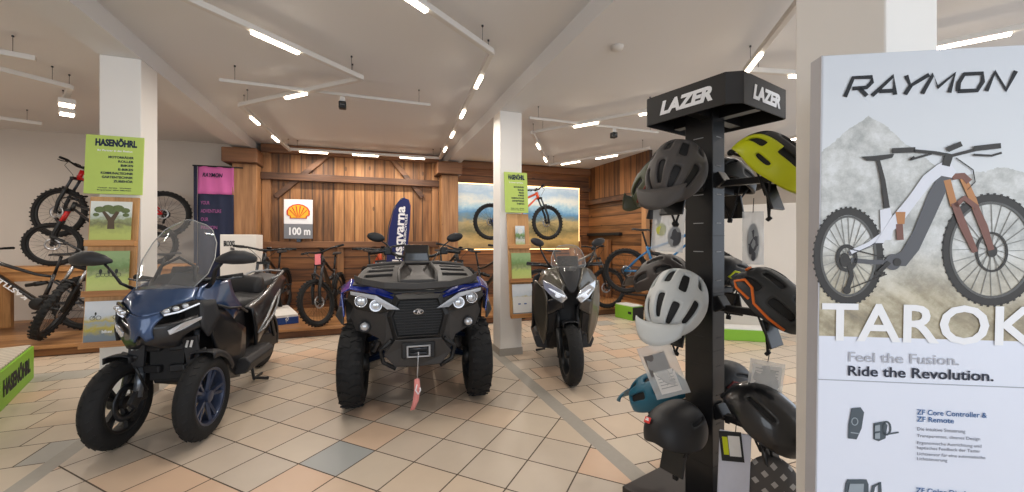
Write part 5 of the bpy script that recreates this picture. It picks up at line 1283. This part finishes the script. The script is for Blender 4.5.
ridge2 = T.math('SUBTRACT', pz1 + .04, T.math('MULTIPLY', T.math('ABSOLUTE', T.math('SUBTRACT', o[0], px1 + .1)), .25))
ridge = T.math('MAXIMUM', ridge, ridge2)
ridge = T.math('ADD', ridge, T.math('MULTIPLY', T.math('SUBTRACT', n1, .5), .16))
below = T.math('GREATER_THAN', ridge, o[2])
sky = T.ramp(T.math('DIVIDE', o[2], PH), [(0.0, (222, 226, 230)), (.7, (216, 218, 218)), (1.0, (200, 204, 210))])
rock = T.ramp(n2, [(.36, (142, 142, 136)), (.5, (184, 184, 178)), (.64, (214, 214, 212))])
c = T.mix(T.math('MULTIPLY', below, .8), sky, rock)
gz = pan(900, 262)[1]
fg = T.math('MINIMUM', 1.0, T.math('MAXIMUM', 0.0, T.math('DIVIDE', T.math('SUBTRACT', T.math('ADD', gz + .05, T.math('MULTIPLY', T.math('SUBTRACT', n1, .5), .2)), o[2]), .16)))
stone = T.ramp(T.math('ADD', T.math('MULTIPLY', n3, .5), T.math('MULTIPLY', n2, .5)), [(.34, (112, 106, 92)), (.46, (158, 146, 120)), (.56, (192, 182, 156)), (.68, (216, 208, 190))])
c = T.mix(fg, c, stone)
wl_ = pan(900, 338)[1]
isw = T.math('LESS_THAN', o[2], wl_)
c = T.mix(isw, c, lin((222, 226, 238)))
T.l(c, T.b.inputs['Base Color'])
MB().box((0, PT / 2, PH / 2), (PW, PT, PH)).build('panel', T.m, pt_, bevel=.002)
MB().box((-PW / 2 - .0015, PT / 2, PH / 2), (.003, PT, PH)).build('panel_edge', mat('panel_side', (176, 176, 182), .5), pt_)
zs = pan(812, 379)[1]
MB().box((0, -.0004, zs), (PW, .0012, .0022)).build('panel_seam', mat('seam_grey', (160, 164, 172), .6), pt_)
MB().box((0, .05, .012), (PW * .8, .28, .024)).build('foot', M_gm, pt_, bevel=.004)
def L2(p, layer=1):
    x, z = pan(*p); return Vector((x, -.0006 - .0006 * layer, z))
def pline(pts, wpx, m, name, layer=1, parent=None, closed=False):
    """printed line of width wpx pixels, as a flat ribbon on the panel"""
    P = [L2(p, layer) for p in pts]; W = wpx / FPX * 1.03 if not isinstance(wpx, (list, tuple)) else None
    vs = []; n = len(P)
    for i, p in enumerate(P):
        d = (P[(i + 1) % n] - P[i - 1]) if closed else (P[min(i + 1, n - 1)] - P[max(0, i - 1)])
        d.normalize(); nn_ = Vector((-d.z, 0, d.x)); ww = (W if W else wpx[i] / FPX * 1.03) / 2
        vs += [p + nn_ * ww, p - nn_ * ww]
    fs = [(2 * i, 2 * i + 1, (2 * i + 3) % (2 * n), (2 * i + 2) % (2 * n)) for i in range(n if closed else n - 1)]
    return (vs, fs)
class PR:
    def __init__(s): s.mb = MB()
    def line(s, pts, w_, layer=1, closed=False):
        v, f = pline(pts, w_, None, None, layer, closed=closed); s.mb.add(v, f); return s
    def poly(s, pts, layer=1):
        s.mb.add([L2(p, layer) for p in pts], [tuple(range(len(pts)))]); return s
    def ring(s, c, rx, ry, w_, layer=1, n=48, a0=0, a1=2 * PI):
        pts = [(c[0] + rx * math.cos(a0 + (a1 - a0) * i / n), c[1] - ry * math.sin(a0 + (a1 - a0) * i / n)) for i in range(n + (0 if a1 - a0 > 6.2 else 1))]
        return s.line(pts, w_, layer, closed=(a1 - a0 > 6.2))
    def disc(s, c, rx, ry, layer=1, n=24): return s.poly([(c[0] + rx * math.cos(2 * PI * i / n), c[1] - ry * math.sin(2 * PI * i / n)) for i in range(n)], layer)
    def done(s, name, m, parent): return s.mb.build(name, m, parent, solid=.0004)
I_dark = mat('print_tyre', (58, 56, 54), .6); I_rim = mat('print_rim', (96, 96, 94), .6); I_spk = mat('print_spoke', (142, 142, 138), .6); I_frm = mat('print_frame_grey', (84, 84, 88), .5)
I_wf = mat('print_frame_white', (216, 218, 226), .5); I_au = mat('print_gold', (178, 122, 72), .5); I_rust = mat('print_rust', (124, 86, 76), .6)
RW, FWc = (848, 256), (991, 250)
art = bpy.data.objects.new('printed_bicycle', None)
bk = PR(); bk.ring(RW, 31, 44.5, 7, 1); bk.ring(FWc, 45, 52, 7, 1)
prn = bk.done('printed_bicycle', I_dark, pt_)
k = PR()
for c_, rx, ry in ((RW, 31, 44.5), (FWc, 45, 52)):
    for i in range(46):
        a = 2 * PI * i / 46
        k.line([(c_[0] + (rx + 2.6) * math.cos(a), c_[1] - (ry + 2.6) * math.sin(a)), (c_[0] + (rx + 5) * math.cos(a), c_[1] - (ry + 5) * math.sin(a))], 2.2, 1)
k.done('printed_tread', I_dark, prn)
k = PR(); k.ring(RW, 27, 39.5, 2.2, 2); k.ring(FWc, 41, 47, 2.2, 2); k.done('printed_rim', I_rim, prn)
k = PR()
for c_, rx, ry in ((RW, 26, 38), (FWc, 40, 46)):
    for i in range(24):
        a = 2 * PI * i / 24; b_ = a + (.35 if i % 2 else -.35)
        k.line([(c_[0] + 4 * math.cos(b_), c_[1] - 4 * math.sin(b_)), (c_[0] + rx * math.cos(a), c_[1] - ry * math.sin(a))], .6, 1)
k.done('printed_spokes', I_spk, prn)
k = PR(); k.ring((991, 252), 15, 19, 2, 3); k.disc((991, 251), 5, 6, 4); k.ring((846, 258), 9, 12, 3.5, 3); k.disc((844, 260), 5, 7, 4)
k.line([(848, 262), (851, 276), (846, 290)], 4, 4).disc((846, 290), 4, 4, 5).line([(850, 288), (886, 274)], 1.0, 4).line([(850, 249), (886, 258)], 1.2, 4)
k.done('printed_hubs', I_dark, prn)
# frame: dark down tube, white head and seat mast, rear triangle
k = PR(); k.poly([(942, 170), (951, 178), (934, 216), (918, 250), (905, 266), (884, 266), (884, 259), (900, 252), (912, 232), (928, 192)], 3)
k.line([(848, 254), (882, 238), (890, 231)], 4.5, 3).line([(850, 260), (870, 262), (888, 262)], 4.5, 3).disc((892, 262), 8, 8, 4).done('printed_frame_dark', I_frm, prn)
k = PR(); k.poly([(936, 165), (946, 160), (955, 172), (950, 178), (940, 176), (930, 184), (916, 202), (898, 226), (890, 232), (882, 243), (874, 243), (890, 218), (908, 196), (922, 176)], 5)
k.poly([(879, 210), (889, 208), (893, 226), (890, 240), (880, 240)], 4).line([(850, 252), (868, 244), (882, 234)], 4, 4).done('printed_frame_white', I_wf, prn)
k = PR(); k.line([(946, 180), (953, 206)], 6, 4).line([(962, 178), (972, 200), (976, 212)], 6, 4).poly([(894, 212), (904, 212), (903, 224), (896, 224)], 6).done('printed_gold_fork', I_au, prn)
k = PR(); k.line([(953, 203), (962, 226), (974, 252)], [6, 7, 5], 5).line([(974, 208), (982, 226), (990, 250)], [6, 7, 5], 5).line([(954, 206), (963, 198), (976, 208)], 5, 5)
k.line([(951, 177), (962, 176), (968, 182)], 6, 5).line([(898, 224), (899, 240)], 6, 6).done('printed_fork_lowers', I_rust, prn)
k = PR()
k.line([(876, 156), (882, 180), (886, 208)], [3, 4, 5], 5).poly([(860, 157), (874, 156), (893, 154), (891, 158), (878, 161), (866, 161)], 6)
k.line([(891, 151), (914, 150)], 5, 6).line([(912, 151), (934, 153), (950, 156), (974, 150)], 3, 6).line([(972, 149), (999, 146)], 5, 6).line([(946, 150), (960, 144)], 5, 6).line([(948, 154), (944, 166)], 7, 6)
k.line([(913, 157), (909, 160), (930, 154)], 2, 6).line([(972, 155), (990, 156), (1000, 153)], 2, 6).line([(955, 158), (972, 170), (974, 182), (966, 190)], .9, 4)
k.line([(888, 262), (878, 272)], 4, 6).line([(874, 273), (884, 273)], 3, 6).disc((896, 262), 4, 4, 6)
k.done('printed_cockpit', I_dark, prn)
def ptext(body, px0, px1, py_base, size_px, m, name, weight=0, layer=3, shear=0, parent=pt_, track=1.0):
    a, b = L2((px0, py_base), layer), L2((px1, py_base), layer)
    return text(body, size_px / FPX * 1.03 / .7, m, parent, TR(a), name, weight=weight, ext=.0001, shear=shear, width=(b - a).length, track=track)
LET = [((843, 866), [[(0, 0), (.05, 1), (.85, 1), (.95, .72), (.8, .45), (.2, .42)], [(.5, .42), (.95, 0)]]),
       ((870, 893), [[(0, 0), (.62, 1), (1, 0)], [(.25, .22), (.85, .22)]]), ((897, 917), [[(0, 1), (.42, .45), (1.15, 1)], [(.42, .45), (.3, 0)]]),
       ((920, 947), [[(0, 0), (.15, 1), (.5, .3), (.95, 1), (1, 0)]]), ((953, 977), [[(.1, .05), (0, .5), (.1, .95), (.85, .95), (1, .5), (.9, .05), (.1, .05)]]), ((984, 1006), [[(0, 0), (.08, 1), (.9, 0), (1.02, 1)]])]
k = PR()
for (x0, x1), strokes in LET:
    for st_ in strokes:
        k.line([(x0 + u * (x1 - x0) + v * 7 + 1.5, 97 - 7 * (x0 + u * (x1 - x0) - 843) / 170 - 19 * v) for u, v in st_], 3.7, 3)
k.done('printed_heading', M_ink, pt_)
ptext('TAROK', 821, 1036, 339, 36.5, M_wht, 'model_name', weight=.0022)
ptext('Feel the Fusion.', 847, 957, 361, 9.6, mat('print_grey', (176, 178, 186), .6), 'slogan', weight=.0003)
ptext('Ride the Revolution.', 846.5, 991.5, 375, 9.8, mat('print_deep', (32, 38, 56), .6), 'slogan', weight=.0006)
I_bl = mat('print_blue_text', (40, 92, 146), .6); I_tg = mat('print_text_grey', (108, 112, 126), .6)
ptext('ZF Core Controller &', 916, 986, 414, 5.0, I_bl, 'product_title', weight=.0002)
ptext('ZF Remote', 916, 953, 421, 5.0, I_bl, 'product_title', weight=.0002)
ptext('Die intuitive Steuerung', 916, 964, 430, 3.4, I_tg, 'small_text', weight=0)
for s, x1, y in (('Transparentes, cleanes Design', 979, 436.5), ('Ergonomische Ausrichtung und', 980, 443.5), ('haptisches Feedback der Taster', 979, 448.5), ('Lichtsensor für eine automatische', 984, 454.5), ('Lichtsteuerung', 946, 459.5)):
    ptext(s, 916, x1, y, 3.0, I_tg, 'small_text', weight=0)
ptext('ZF Color Display', 915, 972, 492, 5.0, I_bl, 'product_title', weight=.0002)
# printed product pictures
I_dev = mat('print_device', (78, 88, 96), .5); I_devl = mat('print_device_light', (150, 160, 168), .5)
k = PR(); k.poly([(851, 408), (860, 407), (863.5, 412), (861, 428), (856, 439), (847.5, 438), (848, 424)], 2); k.poly([(873, 423), (884, 421), (887, 425), (885, 438), (878, 441), (873, 439)], 2).ring((886, 428), 4, 6.5, 1.6, 2).line([(886, 434), (898, 432)], 1.4, 2)
pd = k.done('printed_controller', I_dev, pt_)
PR().ring((854, 421), 3, 3.6, .9, 4).line([(850, 432), (858, 433)], 1, 4).poly([(874, 425), (879, 424), (879, 430), (874, 431)], 4).poly([(874, 433), (879, 432), (879, 438), (874, 438)], 4).done('printed_buttons', I_devl, pd)
k = PR(); k.poly([(847, 479), (866, 479), (868, 484), (868, 500), (843, 500), (845, 483)], 2).line([(870, 500), (873, 486), (879, 482), (880, 500)], 3, 2)
pd = k.done('printed_display', I_dev, pt_)
PR().poly([(849, 483), (863, 483), (862, 500), (846, 500)], 4).done('printed_screen', I_devl, pd)
# ================================================================= helmet stand
uL = Vector((-.572, .82)); uR = Vector((.83, .557))
PC = Vector((.936, 1.94))
def sw_(v, z): return cl(v.x, v.y, z)
def wdir(v): return (RT * v.x + FW * v.y)
wR = wdir(uR); st_ang = math.atan2(wR.y, wR.x)         # local +x = uR, local +y = uL side
M_std = mat('stand_black', (20, 20, 22), 0.4, coat=0.15)
M_stdf = mat('stand_header', (34, 32, 32), 0.55)
st = thing('helmet_stand', 'tall black helmet display stand with a square lettered header', 'display stand', tuple(sw_(PC, 0)), st_ang)
# column with slots: local -x face towards camera-left is the wide one
pw, pd_ = .104, .14     # x extent, y extent
post = MB().box((0, 0, 1.0), (pw, pd_, 1.94)); post.build('post', M_std, st, bevel=.003)
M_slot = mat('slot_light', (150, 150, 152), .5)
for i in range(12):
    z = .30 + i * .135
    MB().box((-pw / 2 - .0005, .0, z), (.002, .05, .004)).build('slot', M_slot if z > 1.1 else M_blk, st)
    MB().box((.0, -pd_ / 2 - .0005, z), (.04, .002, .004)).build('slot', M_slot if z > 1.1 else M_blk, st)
for z0 in (.24, .51, .78, 1.05, 1.32, 1.59, 1.86): MB().box((0, 0, z0), (pw + .002, pd_ + .002, .002)).build('joint_line', M_blkm, st)
MB().box((0, 0, .03), (.55, .55, .06)).build('base', mat('stand_base', (44, 36, 34), .45), st, bevel=.008)
# header: square tray with cut front corner, open below
ht_, hb0, hw, ch_ = 2.0, 1.865, .225, .05
cs_ = .012
foot = [(-hw, -hw + ch_), (-hw + ch_, -hw), (hw - cs_, -hw), (hw, -hw + cs_), (hw, hw - ch_), (hw - ch_, hw), (-hw + cs_, hw), (-hw, hw - cs_)]
cen = sw_(Vector((.976, 1.93)), 0); off_w = cen - sw_(PC, 0)
ox_, oy_ = off_w.dot(wR), off_w.dot(wdir(uL))
foot = [(x + ox_, y + oy_) for x, y in foot]
n = 8
k = MB().add([(x, y, hb0) for x, y in foot] + [(x, y, ht_) for x, y in foot], [(i, (i + 1) % n, n + (i + 1) % n, n + i) for i in range(n)] + [tuple(range(n, 2 * n))])
k.build('header', M_stdf, st, solid=.006, bevel=.002)
k = MB().box((ox_, oy_, 1.90), (.4, .05, .05)).box((ox_, oy_, 1.90), (.05, .4, .05)); k.build('header_bracket', M_std, st)
# lettering on the two visible faces
def header_text(face, u0, u1):
    if face == 'L':      # face with normal -x ; reads from +y to -y
        M_ = TR((ox_ - hw - .001, oy_ + hw - u0, hb0 + .038)) @ ROT(-PI / 2, 'Z')
    else:                # face with normal -y ; reads from -x to +x
        M_ = TR((ox_ - hw + u0, oy_ - hw - .001, hb0 + .038))
    return text('LAZER', .082, M_wht, st, M_, 'header_lettering', weight=.0042, shear=.25, width=u1 - u0, ext=.0006)
header_text('L', .085, .345); header_text('R', .125, .375)

M_strap = mat('strap_black', (18, 18, 20), .7)
VENT_A = [(3, 5, 5, 10), (7, 9, 3, 8), (15, 17, 3, 8), (19, 21, 5, 10), (11, 13, 4, 9), (7, 9, 10, 14), (15, 17, 10, 14), (3, 5, 12, 16), (19, 21, 12, 16), (11, 13, 11, 15), (8, 9, 16, 18), (15, 16, 16, 18), (9, 10, 16, 18), (14, 15, 16, 18)]
VENT_B = [(6, 8, 6, 12), (16, 18, 6, 12), (2, 4, 8, 13), (20, 22, 8, 13), (11, 13, 7, 12), (6, 8, 14, 17), (16, 18, 14, 17)]
VENT_Y = [(5, 7, 6, 10), (17, 19, 6, 10), (4, 6, 12, 16), (18, 20, 12, 16), (9, 11, 8, 12), (13, 15, 8, 12), (8, 10, 14, 17), (14, 16, 14, 17), (2, 3, 9, 12), (21, 22, 9, 12)]
VENT_C = [(5, 6, 9, 14), (18, 19, 9, 14)]
def helmet(label, face, z, m, m2=None, visor=True, vents=VENT_A, pitch=42, yaw=0, outd=.235, size=1.0, logo=None, trim=None, straps=True, shift=0, roll=0, m_low=None):
    """face: camera-plan outward direction of the stand side it hangs on"""
    pos = PC + face * outd + Vector((-face.y, face.x)) * shift
    d = wdir(face); th = math.atan2(d.x, -d.y) + R(yaw)
    t = thing('helmet', label, 'helmet', tuple(sw_(pos, z)), rot=(0, 0, 0), scale=size)
    t.rotation_euler = (Matrix.Rotation(th, 3, 'Z') @ Matrix.Rotation(R(pitch), 3, 'X') @ Matrix.Rotation(R(roll), 3, 'Y')).to_euler()
    W, L, H = .108, .148, .125
    NA, NB = 24, 20
    def pt(i, j, s=1.0):
        a = R(-104 + 208 * i / NA); b = -PI / 2 + PI * j / NB
        y = math.sin(b) * L
        cb_ = math.cos(b) ** .8
        w_ = W * (1 + .06 * (j / NB))
        zz = math.cos(a) * cb_ * H - .012 * (1 - abs(y) / L)
        if j > NB * .72: zz -= .03 * (j / NB - .72) / .28
        return (math.sin(a) * cb_ * w_ * s, y * s, zz * s + (.0 if s == 1 else .002))
    vs = [pt(i, j) for j in range(NB + 1) for i in range(NA + 1)]
    def holed(i, j): return any(a0 <= i < a1 and b0 <= j < b1 for a0, a1, b0, b1 in vents)
    fs, f2 = [], []
    for j in range(NB):
        for i in range(NA):
            q = (j * (NA + 1) + i, j * (NA + 1) + i + 1, (j + 1) * (NA + 1) + i + 1, (j + 1) * (NA + 1) + i)
            if holed(i, j): continue
            top = 7 <= i < 17 and j >= 6
            (f2 if (m2 and top) else fs).append(q)
    MB().add(vs, fs, True).build('shell', m, t, merge=.0006, sub=1, solid=.014)
    if f2: MB().add(vs, f2, True).build('top_shell', m2, t, merge=.0006, sub=1, solid=.014)
    vs = [pt(i, j, .91) for j in range(NB + 1) for i in range(NA + 1)]
    MB().add(vs, [(j * (NA + 1) + i, j * (NA + 1) + i + 1, (j + 1) * (NA + 1) + i + 1, (j + 1) * (NA + 1) + i) for j in range(NB) for i in range(NA)], True).build('liner', m_low or M_blkm, t, merge=.0006, solid=.008)
    if visor:
        rings = []
        for u in range(9):
            a = R(-62 + 124 * u / 8)
            xx = math.sin(a) * W * 1.04
            y0 = -L * (.62 + .34 * math.cos(a)); zt = .05 + .022 * math.cos(a)
            rings.append([Vector((xx, y0, zt)), Vector((xx * .97, y0 - .035 * math.cos(a) - .01, zt - .008)), Vector((xx * .90, y0 - .068 * math.cos(a) - .012, zt - .026))])
        MB().loft(rings, closed=False, cap=False).build('visor', m, t, sub=1, solid=.005, off=0)
    if trim:
        k = MB()
        for s in (-1, 1):
            k2 = [pt(12 + s * q[0], q[1], 1.012) for q in ((11.6, 5), (11.2, 8), (10.8, 11), (9, 13), (8.6, 15), (10.5, 16.5), (11.6, 15), (11.0, 12))]
            MB().tube([Vector(p) for p in k2], .0055, 6).build('trim', trim, t)
        MB().tube([Vector(pt(12 + s, 17, 1.012)) for s in (-4, -2, 0, 2, 4)], .005, 6).build('trim', trim, t)
    if logo:
        p = Vector(pt(8, 4, 1.0)); MB().box((0, 0, 0), (.034, .024, .003)).xf(TR(p * 1.06) @ ROT(R(52), 'X') @ ROT(R(-18), 'Y')).build('emblem', logo, t, bevel=.001)
        MB().box((0, 0, .002), (.018, .006, .002)).box((0, .006, .002), (.012, .004, .002)).xf(TR(p * 1.06) @ ROT(R(52), 'X') @ ROT(R(-18), 'Y')).build('emblem_mark', M_wht, t)
    # retention cradle and straps
    MB().tube([(-.07, .08, .0), (-.055, .125, -.035), (0, .14, -.045), (.055, .125, -.035), (.07, .08, .0)], .006, 6).ell((0, .142, -.045), (.018, .012, .014), 12, 8).build('cradle', M_strap, t)
    if straps:
        Ri = t.rotation_euler.to_matrix().inverted(); dn = Ri @ Vector((0, 0, -1))
        bk_ = Vector((0, .0, -.0)) + dn * .20
        for s in (-1, 1):
            MB().tube([(s * .085, -.04, -.01), bk_ * .6 + Vector((s * .03, 0, 0)), bk_], .0045, 5).build('strap', M_strap, t)
            MB().tube([(s * .085, .05, -.01), bk_ * .6 + Vector((s * .03, .01, 0))], .004, 5).build('strap', M_strap, t)
        MB().box(tuple(bk_), (.022, .014, .02)).build('buckle', M_strap, t, bevel=.003)
    # bracket arm of the stand with its plate
    a = face * .05; b = face * (outd - .06)
    br = thing('helmet_bracket', None, None)
    bpy.data.objects.remove(br)
    Rm = Matrix.Rotation(-st_ang, 3, 'Z')
    la = Rm @ (wdir(face) * .05); lb_ = Rm @ (wdir(face) * (outd + .01))
    MB().bar((la.x, la.y, z - .05), (lb_.x, lb_.y, z - .055), .035, .03).bar((la.x, la.y, z - .05), (la.x + (lb_.x - la.x) * .2, la.y + (lb_.y - la.y) * .2, z - .02), .07, .06).build('bracket', M_std, st, bevel=.004)
    ang_ = math.atan2(lb_.y, lb_.x)
    MB().box((0, 0, 0), (.012, .115, .12)).xf(TR((lb_.x * 1.02, lb_.y * 1.02, z - .13)) @ ROT(ang_, 'Z') @ ROT(R(-18), 'Y')).build('bracket_plate', M_std, st, bevel=.003)
    return t
FL, FR, BL_, BR_ = -uR, -uL, uL, uR
H_gray = mat('helmet_grey', (74, 70, 68), .6); H_white = mat('helmet_white', (196, 200, 200), .45); H_yel = mat('helmet_yellow', (196, 204, 20), .4)
H_blk = mat('helmet_black', (34, 34, 36), .5); H_teal = mat('helmet_teal', (26, 92, 116), .4); H_brown = mat('helmet_umber', (58, 52, 50), .5); H_or = mat('helmet_orange', (226, 112, 36), .45)
H_dk = mat('helmet_charcoal', (48, 50, 52), .5); H_logo = mat('emblem_red', (222, 62, 56), .5); H_olive = mat('helmet_olive', (66, 72, 50), .55)
helmet('matte grey helmet with many slots and a visor, upper row facing the camera', FL, 1.60, H_gray, pitch=54, yaw=8, size=1.14)
helmet('white helmet with a visor, middle row below the matte grey helmet', FL, 1.015, H_white, pitch=50, yaw=6, size=1.14)
helmet('smooth black helmet with a small red emblem, lowest row', FL, .44, H_blk, visor=False, vents=VENT_C, pitch=4, yaw=2, size=1.08, logo=H_logo)
helmet('dark helmet with olive and red straps peeking out behind the grey one', BL_, 1.60, H_olive, pitch=44, m2=H_dk, trim=mat('strap_brick', (120, 52, 44), .6), size=1.1, outd=.255)
helmet('dark brown helmet mostly hidden behind the white helmet', BL_, 1.09, H_brown, pitch=25, size=1.08)
helmet('teal blue helmet in the lowest row above the floor tiles', BL_, .46, H_teal, pitch=30, vents=VENT_A, size=1.15, outd=.25, yaw=6)
helmet('yellow and black helmet in the upper row beside the near column', FR, 1.615, H_yel, m2=H_blk, pitch=46, visor=False, vents=VENT_Y, size=1.12, yaw=14, outd=.285)
helmet('black helmet with orange edging in the middle row', FR, 1.035, H_dk, pitch=44, vents=VENT_A, trim=H_or, size=1.1, yaw=14, outd=.28)
helmet('large glossy black helmet in the lowest row above the checked pouch', FR, .53, mat('helmet_gloss', (26, 27, 30), .28, coat=.6), pitch=36, vents=VENT_C, size=1.16, yaw=10, outd=.27)
helmet('black helmet in shade behind the yellow one', BR_, 1.60, H_blk, pitch=20, vents=VENT_B)
helmet('black helmet with yellow stripes behind the post, middle row', BR_, 1.10, H_blk, pitch=15, vents=VENT_C, trim=H_yel, outd=.22)
helmet('black helmet with a thin red line behind the post, lowest row', BR_, .565, H_blk, pitch=15, vents=VENT_C, trim=mat('line_red', (110, 40, 40), .5), outd=.21)

# tags and plastic pouches hanging from the helmets
M_film = bpy.data.materials.new('clear_film'); M_film.use_nodes = True
_b = M_film.node_tree.nodes['Principled BSDF']; _b.inputs['Base Color'].default_value = lin((220, 222, 222)); _b.inputs['Roughness'].default_value = .18; _b.inputs['Alpha'].default_value = .38
def pouch(label, c, w_, h_, roll, card=None, film=True, d=.02, name='product_pouch', string=.06):
    t = thing(name, label, 'pouch' if film else 'tag', c)
    t.rotation_euler = (Matrix.Rotation(-YAW - R(22), 3, 'Z') @ Matrix.Rotation(roll, 3, 'Y')).to_euler()
    if film:
        vs = []; n, m_ = 6, 8
        for sd in (-1, 1):
            for j in range(m_ + 1):
                for i in range(n + 1):
                    u, v = -1 + 2 * i / n, -1 + 2 * j / m_
                    vs.append((u * w_ / 2, sd * d / 2 * (1 - u * u) * (1 - v * v * .8) + .003 * math.sin(i * 2 + j * 1.7), v * h_ / 2))
        fs = []
        for sd in (0, 1):
            o_ = sd * (n + 1) * (m_ + 1)
            fs += [(o_ + j * (n + 1) + i, o_ + j * (n + 1) + i + 1, o_ + (j + 1) * (n + 1) + i + 1, o_ + (j + 1) * (n + 1) + i) for j in range(m_) for i in range(n)]
        MB().add(vs, fs, True).build('film', M_film, t)
    if card: card(t, w_, h_)
    MB().tube([(0, 0, h_ / 2 - .01), (0.003, 0, h_ / 2 + string)], .0018, 5).build('string', M_strap, t)
    return t
def card_grey(t, w_, h_):
    MB().box((-.012, -.004, .03), (w_ * .62, .003, h_ * .40)).build('card', mat('card_grey', (104, 100, 98), .6), t)
    MB().box((.0, -.006, -.05), (w_ * .60, .003, h_ * .42)).build('leaflet', M_paper, t)
    for i in range(5): MB().box((.0, -.008, -.02 - .014 * i), (w_ * .48, .001, .003)).build('printed_line', mat('print_mid', (150, 150, 150), .6), t)
def card_white(t, w_, h_):
    MB().box((0, -.004, .01), (w_ * .84, .003, h_ * .72)).build('leaflet', M_paper, t)
    MB().box((.002, -.0045, -h_ * .40), (w_ * .84, .003, h_ * .16)).build('dark_band', mat('card_brown', (60, 50, 48), .6), t)
    for i in range(9): MB().box((0, -.006, .065 - .013 * i), (w_ * .66, .001, .003)).build('printed_line', mat('print_mid', (150, 150, 150), .6), t)
def card_dark(t, w_, h_):
    MB().ell((0, 0, -.02), (w_ * .30, .01, h_ * .36), 16, 10).build('contents', mat('dark_contents', (70, 70, 74), .6), t)
def card_yellow(t, w_, h_):
    MB().ell((-.03, -.002, -.0), (.022, .006, .03), 14, 8).build('yellow_pad', mat('pad_yellow', (206, 206, 90), .6), t)
    MB().ell((.03, 0, -.03), (.03, .01, .05), 14, 8).build('contents', mat('dark_contents', (70, 70, 74), .6), t)
pouch('clear pouch with grey card and leaflet hanging under the white helmet', at(663, 370, 1.80), .15, .24, R(-22), card_grey)
pouch('clear pouch with a printed white leaflet hanging under the orange edged helmet', at(765, 384, 1.72), .13, .20, R(6), card_white)
pouch('narrow clear pouch with dark contents hanging under the yellow helmet', at(753, 238, 1.80), .085, .24, R(0), card_dark)
pouch('crumpled clear pouch with a yellow pad hanging under the matte grey helmet', at(668, 230, 1.85), .14, .20, R(4), card_yellow)
def paper_pouch(t, w_, h_):
    MB().box((0, .004, 0), (w_, .012, h_)).build('bag', mat('bag_white', (206, 208, 220), .6, noise=.06, nscale=30), t, bevel=.004)
    c = MB().box((.0, -.008, h_ * .32), (.085, .003, .125)).xf(ROT(R(-8), 'Y')).build('black_card', M_blk, t)
    MB().box((.012, -.011, h_ * .33), (.044, .002, .085)).xf(ROT(R(-8), 'Y')).build('white_field', M_paper, t)
    MB().box((-.022, -.011, h_ * .33), (.02, .002, .075)).xf(ROT(R(-8), 'Y')).build('yellow_field', H_yel, t)
pouch('white printed pouch with a black card on it at the foot of the stand', at(734, 470, 1.70), .12, .32, R(2), paper_pouch, film=False, string=.1)
T = NT('checked_cloth', .8); o = T.xyz()
fx_ = T.math('FRACT', T.math('MULTIPLY', T.math('ADD', o[0], o[2]), 15)); fz_ = T.math('FRACT', T.math('MULTIPLY', T.math('SUBTRACT', o[2], o[0]), 15))
sq = T.math('MULTIPLY', T.math('LESS_THAN', fx_, .42), T.math('LESS_THAN', fz_, .42))
T.l(T.mix(sq, lin((86, 82, 80)), lin((176, 172, 168))), T.b.inputs['Base Color'])
t = thing('checked_pouch', 'grey checked cloth pouch hanging under the large glossy black helmet', 'pouch', at(772, 482, 1.68), rot=(0, 0, -YAW - R(22)))
MB().ell((0, 0, -.02), (.105, .05, .13), 24, 16).build('cloth', T.m, t)
MB().tube([(0, 0, .10), (-.01, 0, .16)], .006, 6).build('cord', M_strap, t)

# ================================================================= groups of repeated things
_g = {}
for o in bpy.data.objects:
    if o.parent is None and 'category' in o.keys(): _g.setdefault(o['category'], []).append(o)
_names = {'helmet': 'helmets on the display stand', 'bicycle': 'bicycles around the shop', 'light rail': 'light rails under the ceiling', 'leaflet': 'leaflets on the column boards',
          'notice': 'green shop notices on the columns', 'leaflet holder': 'leaflet boards on the columns', 'pouch': 'pouches hanging from the helmets', 'spotlight': 'square ceiling spotlights', 'projector': 'small black projectors under the rails'}
for c_, os_ in _g.items():
    if len(os_) > 1 and c_ in _names:
        for o in os_: o['group'] = _names[c_]
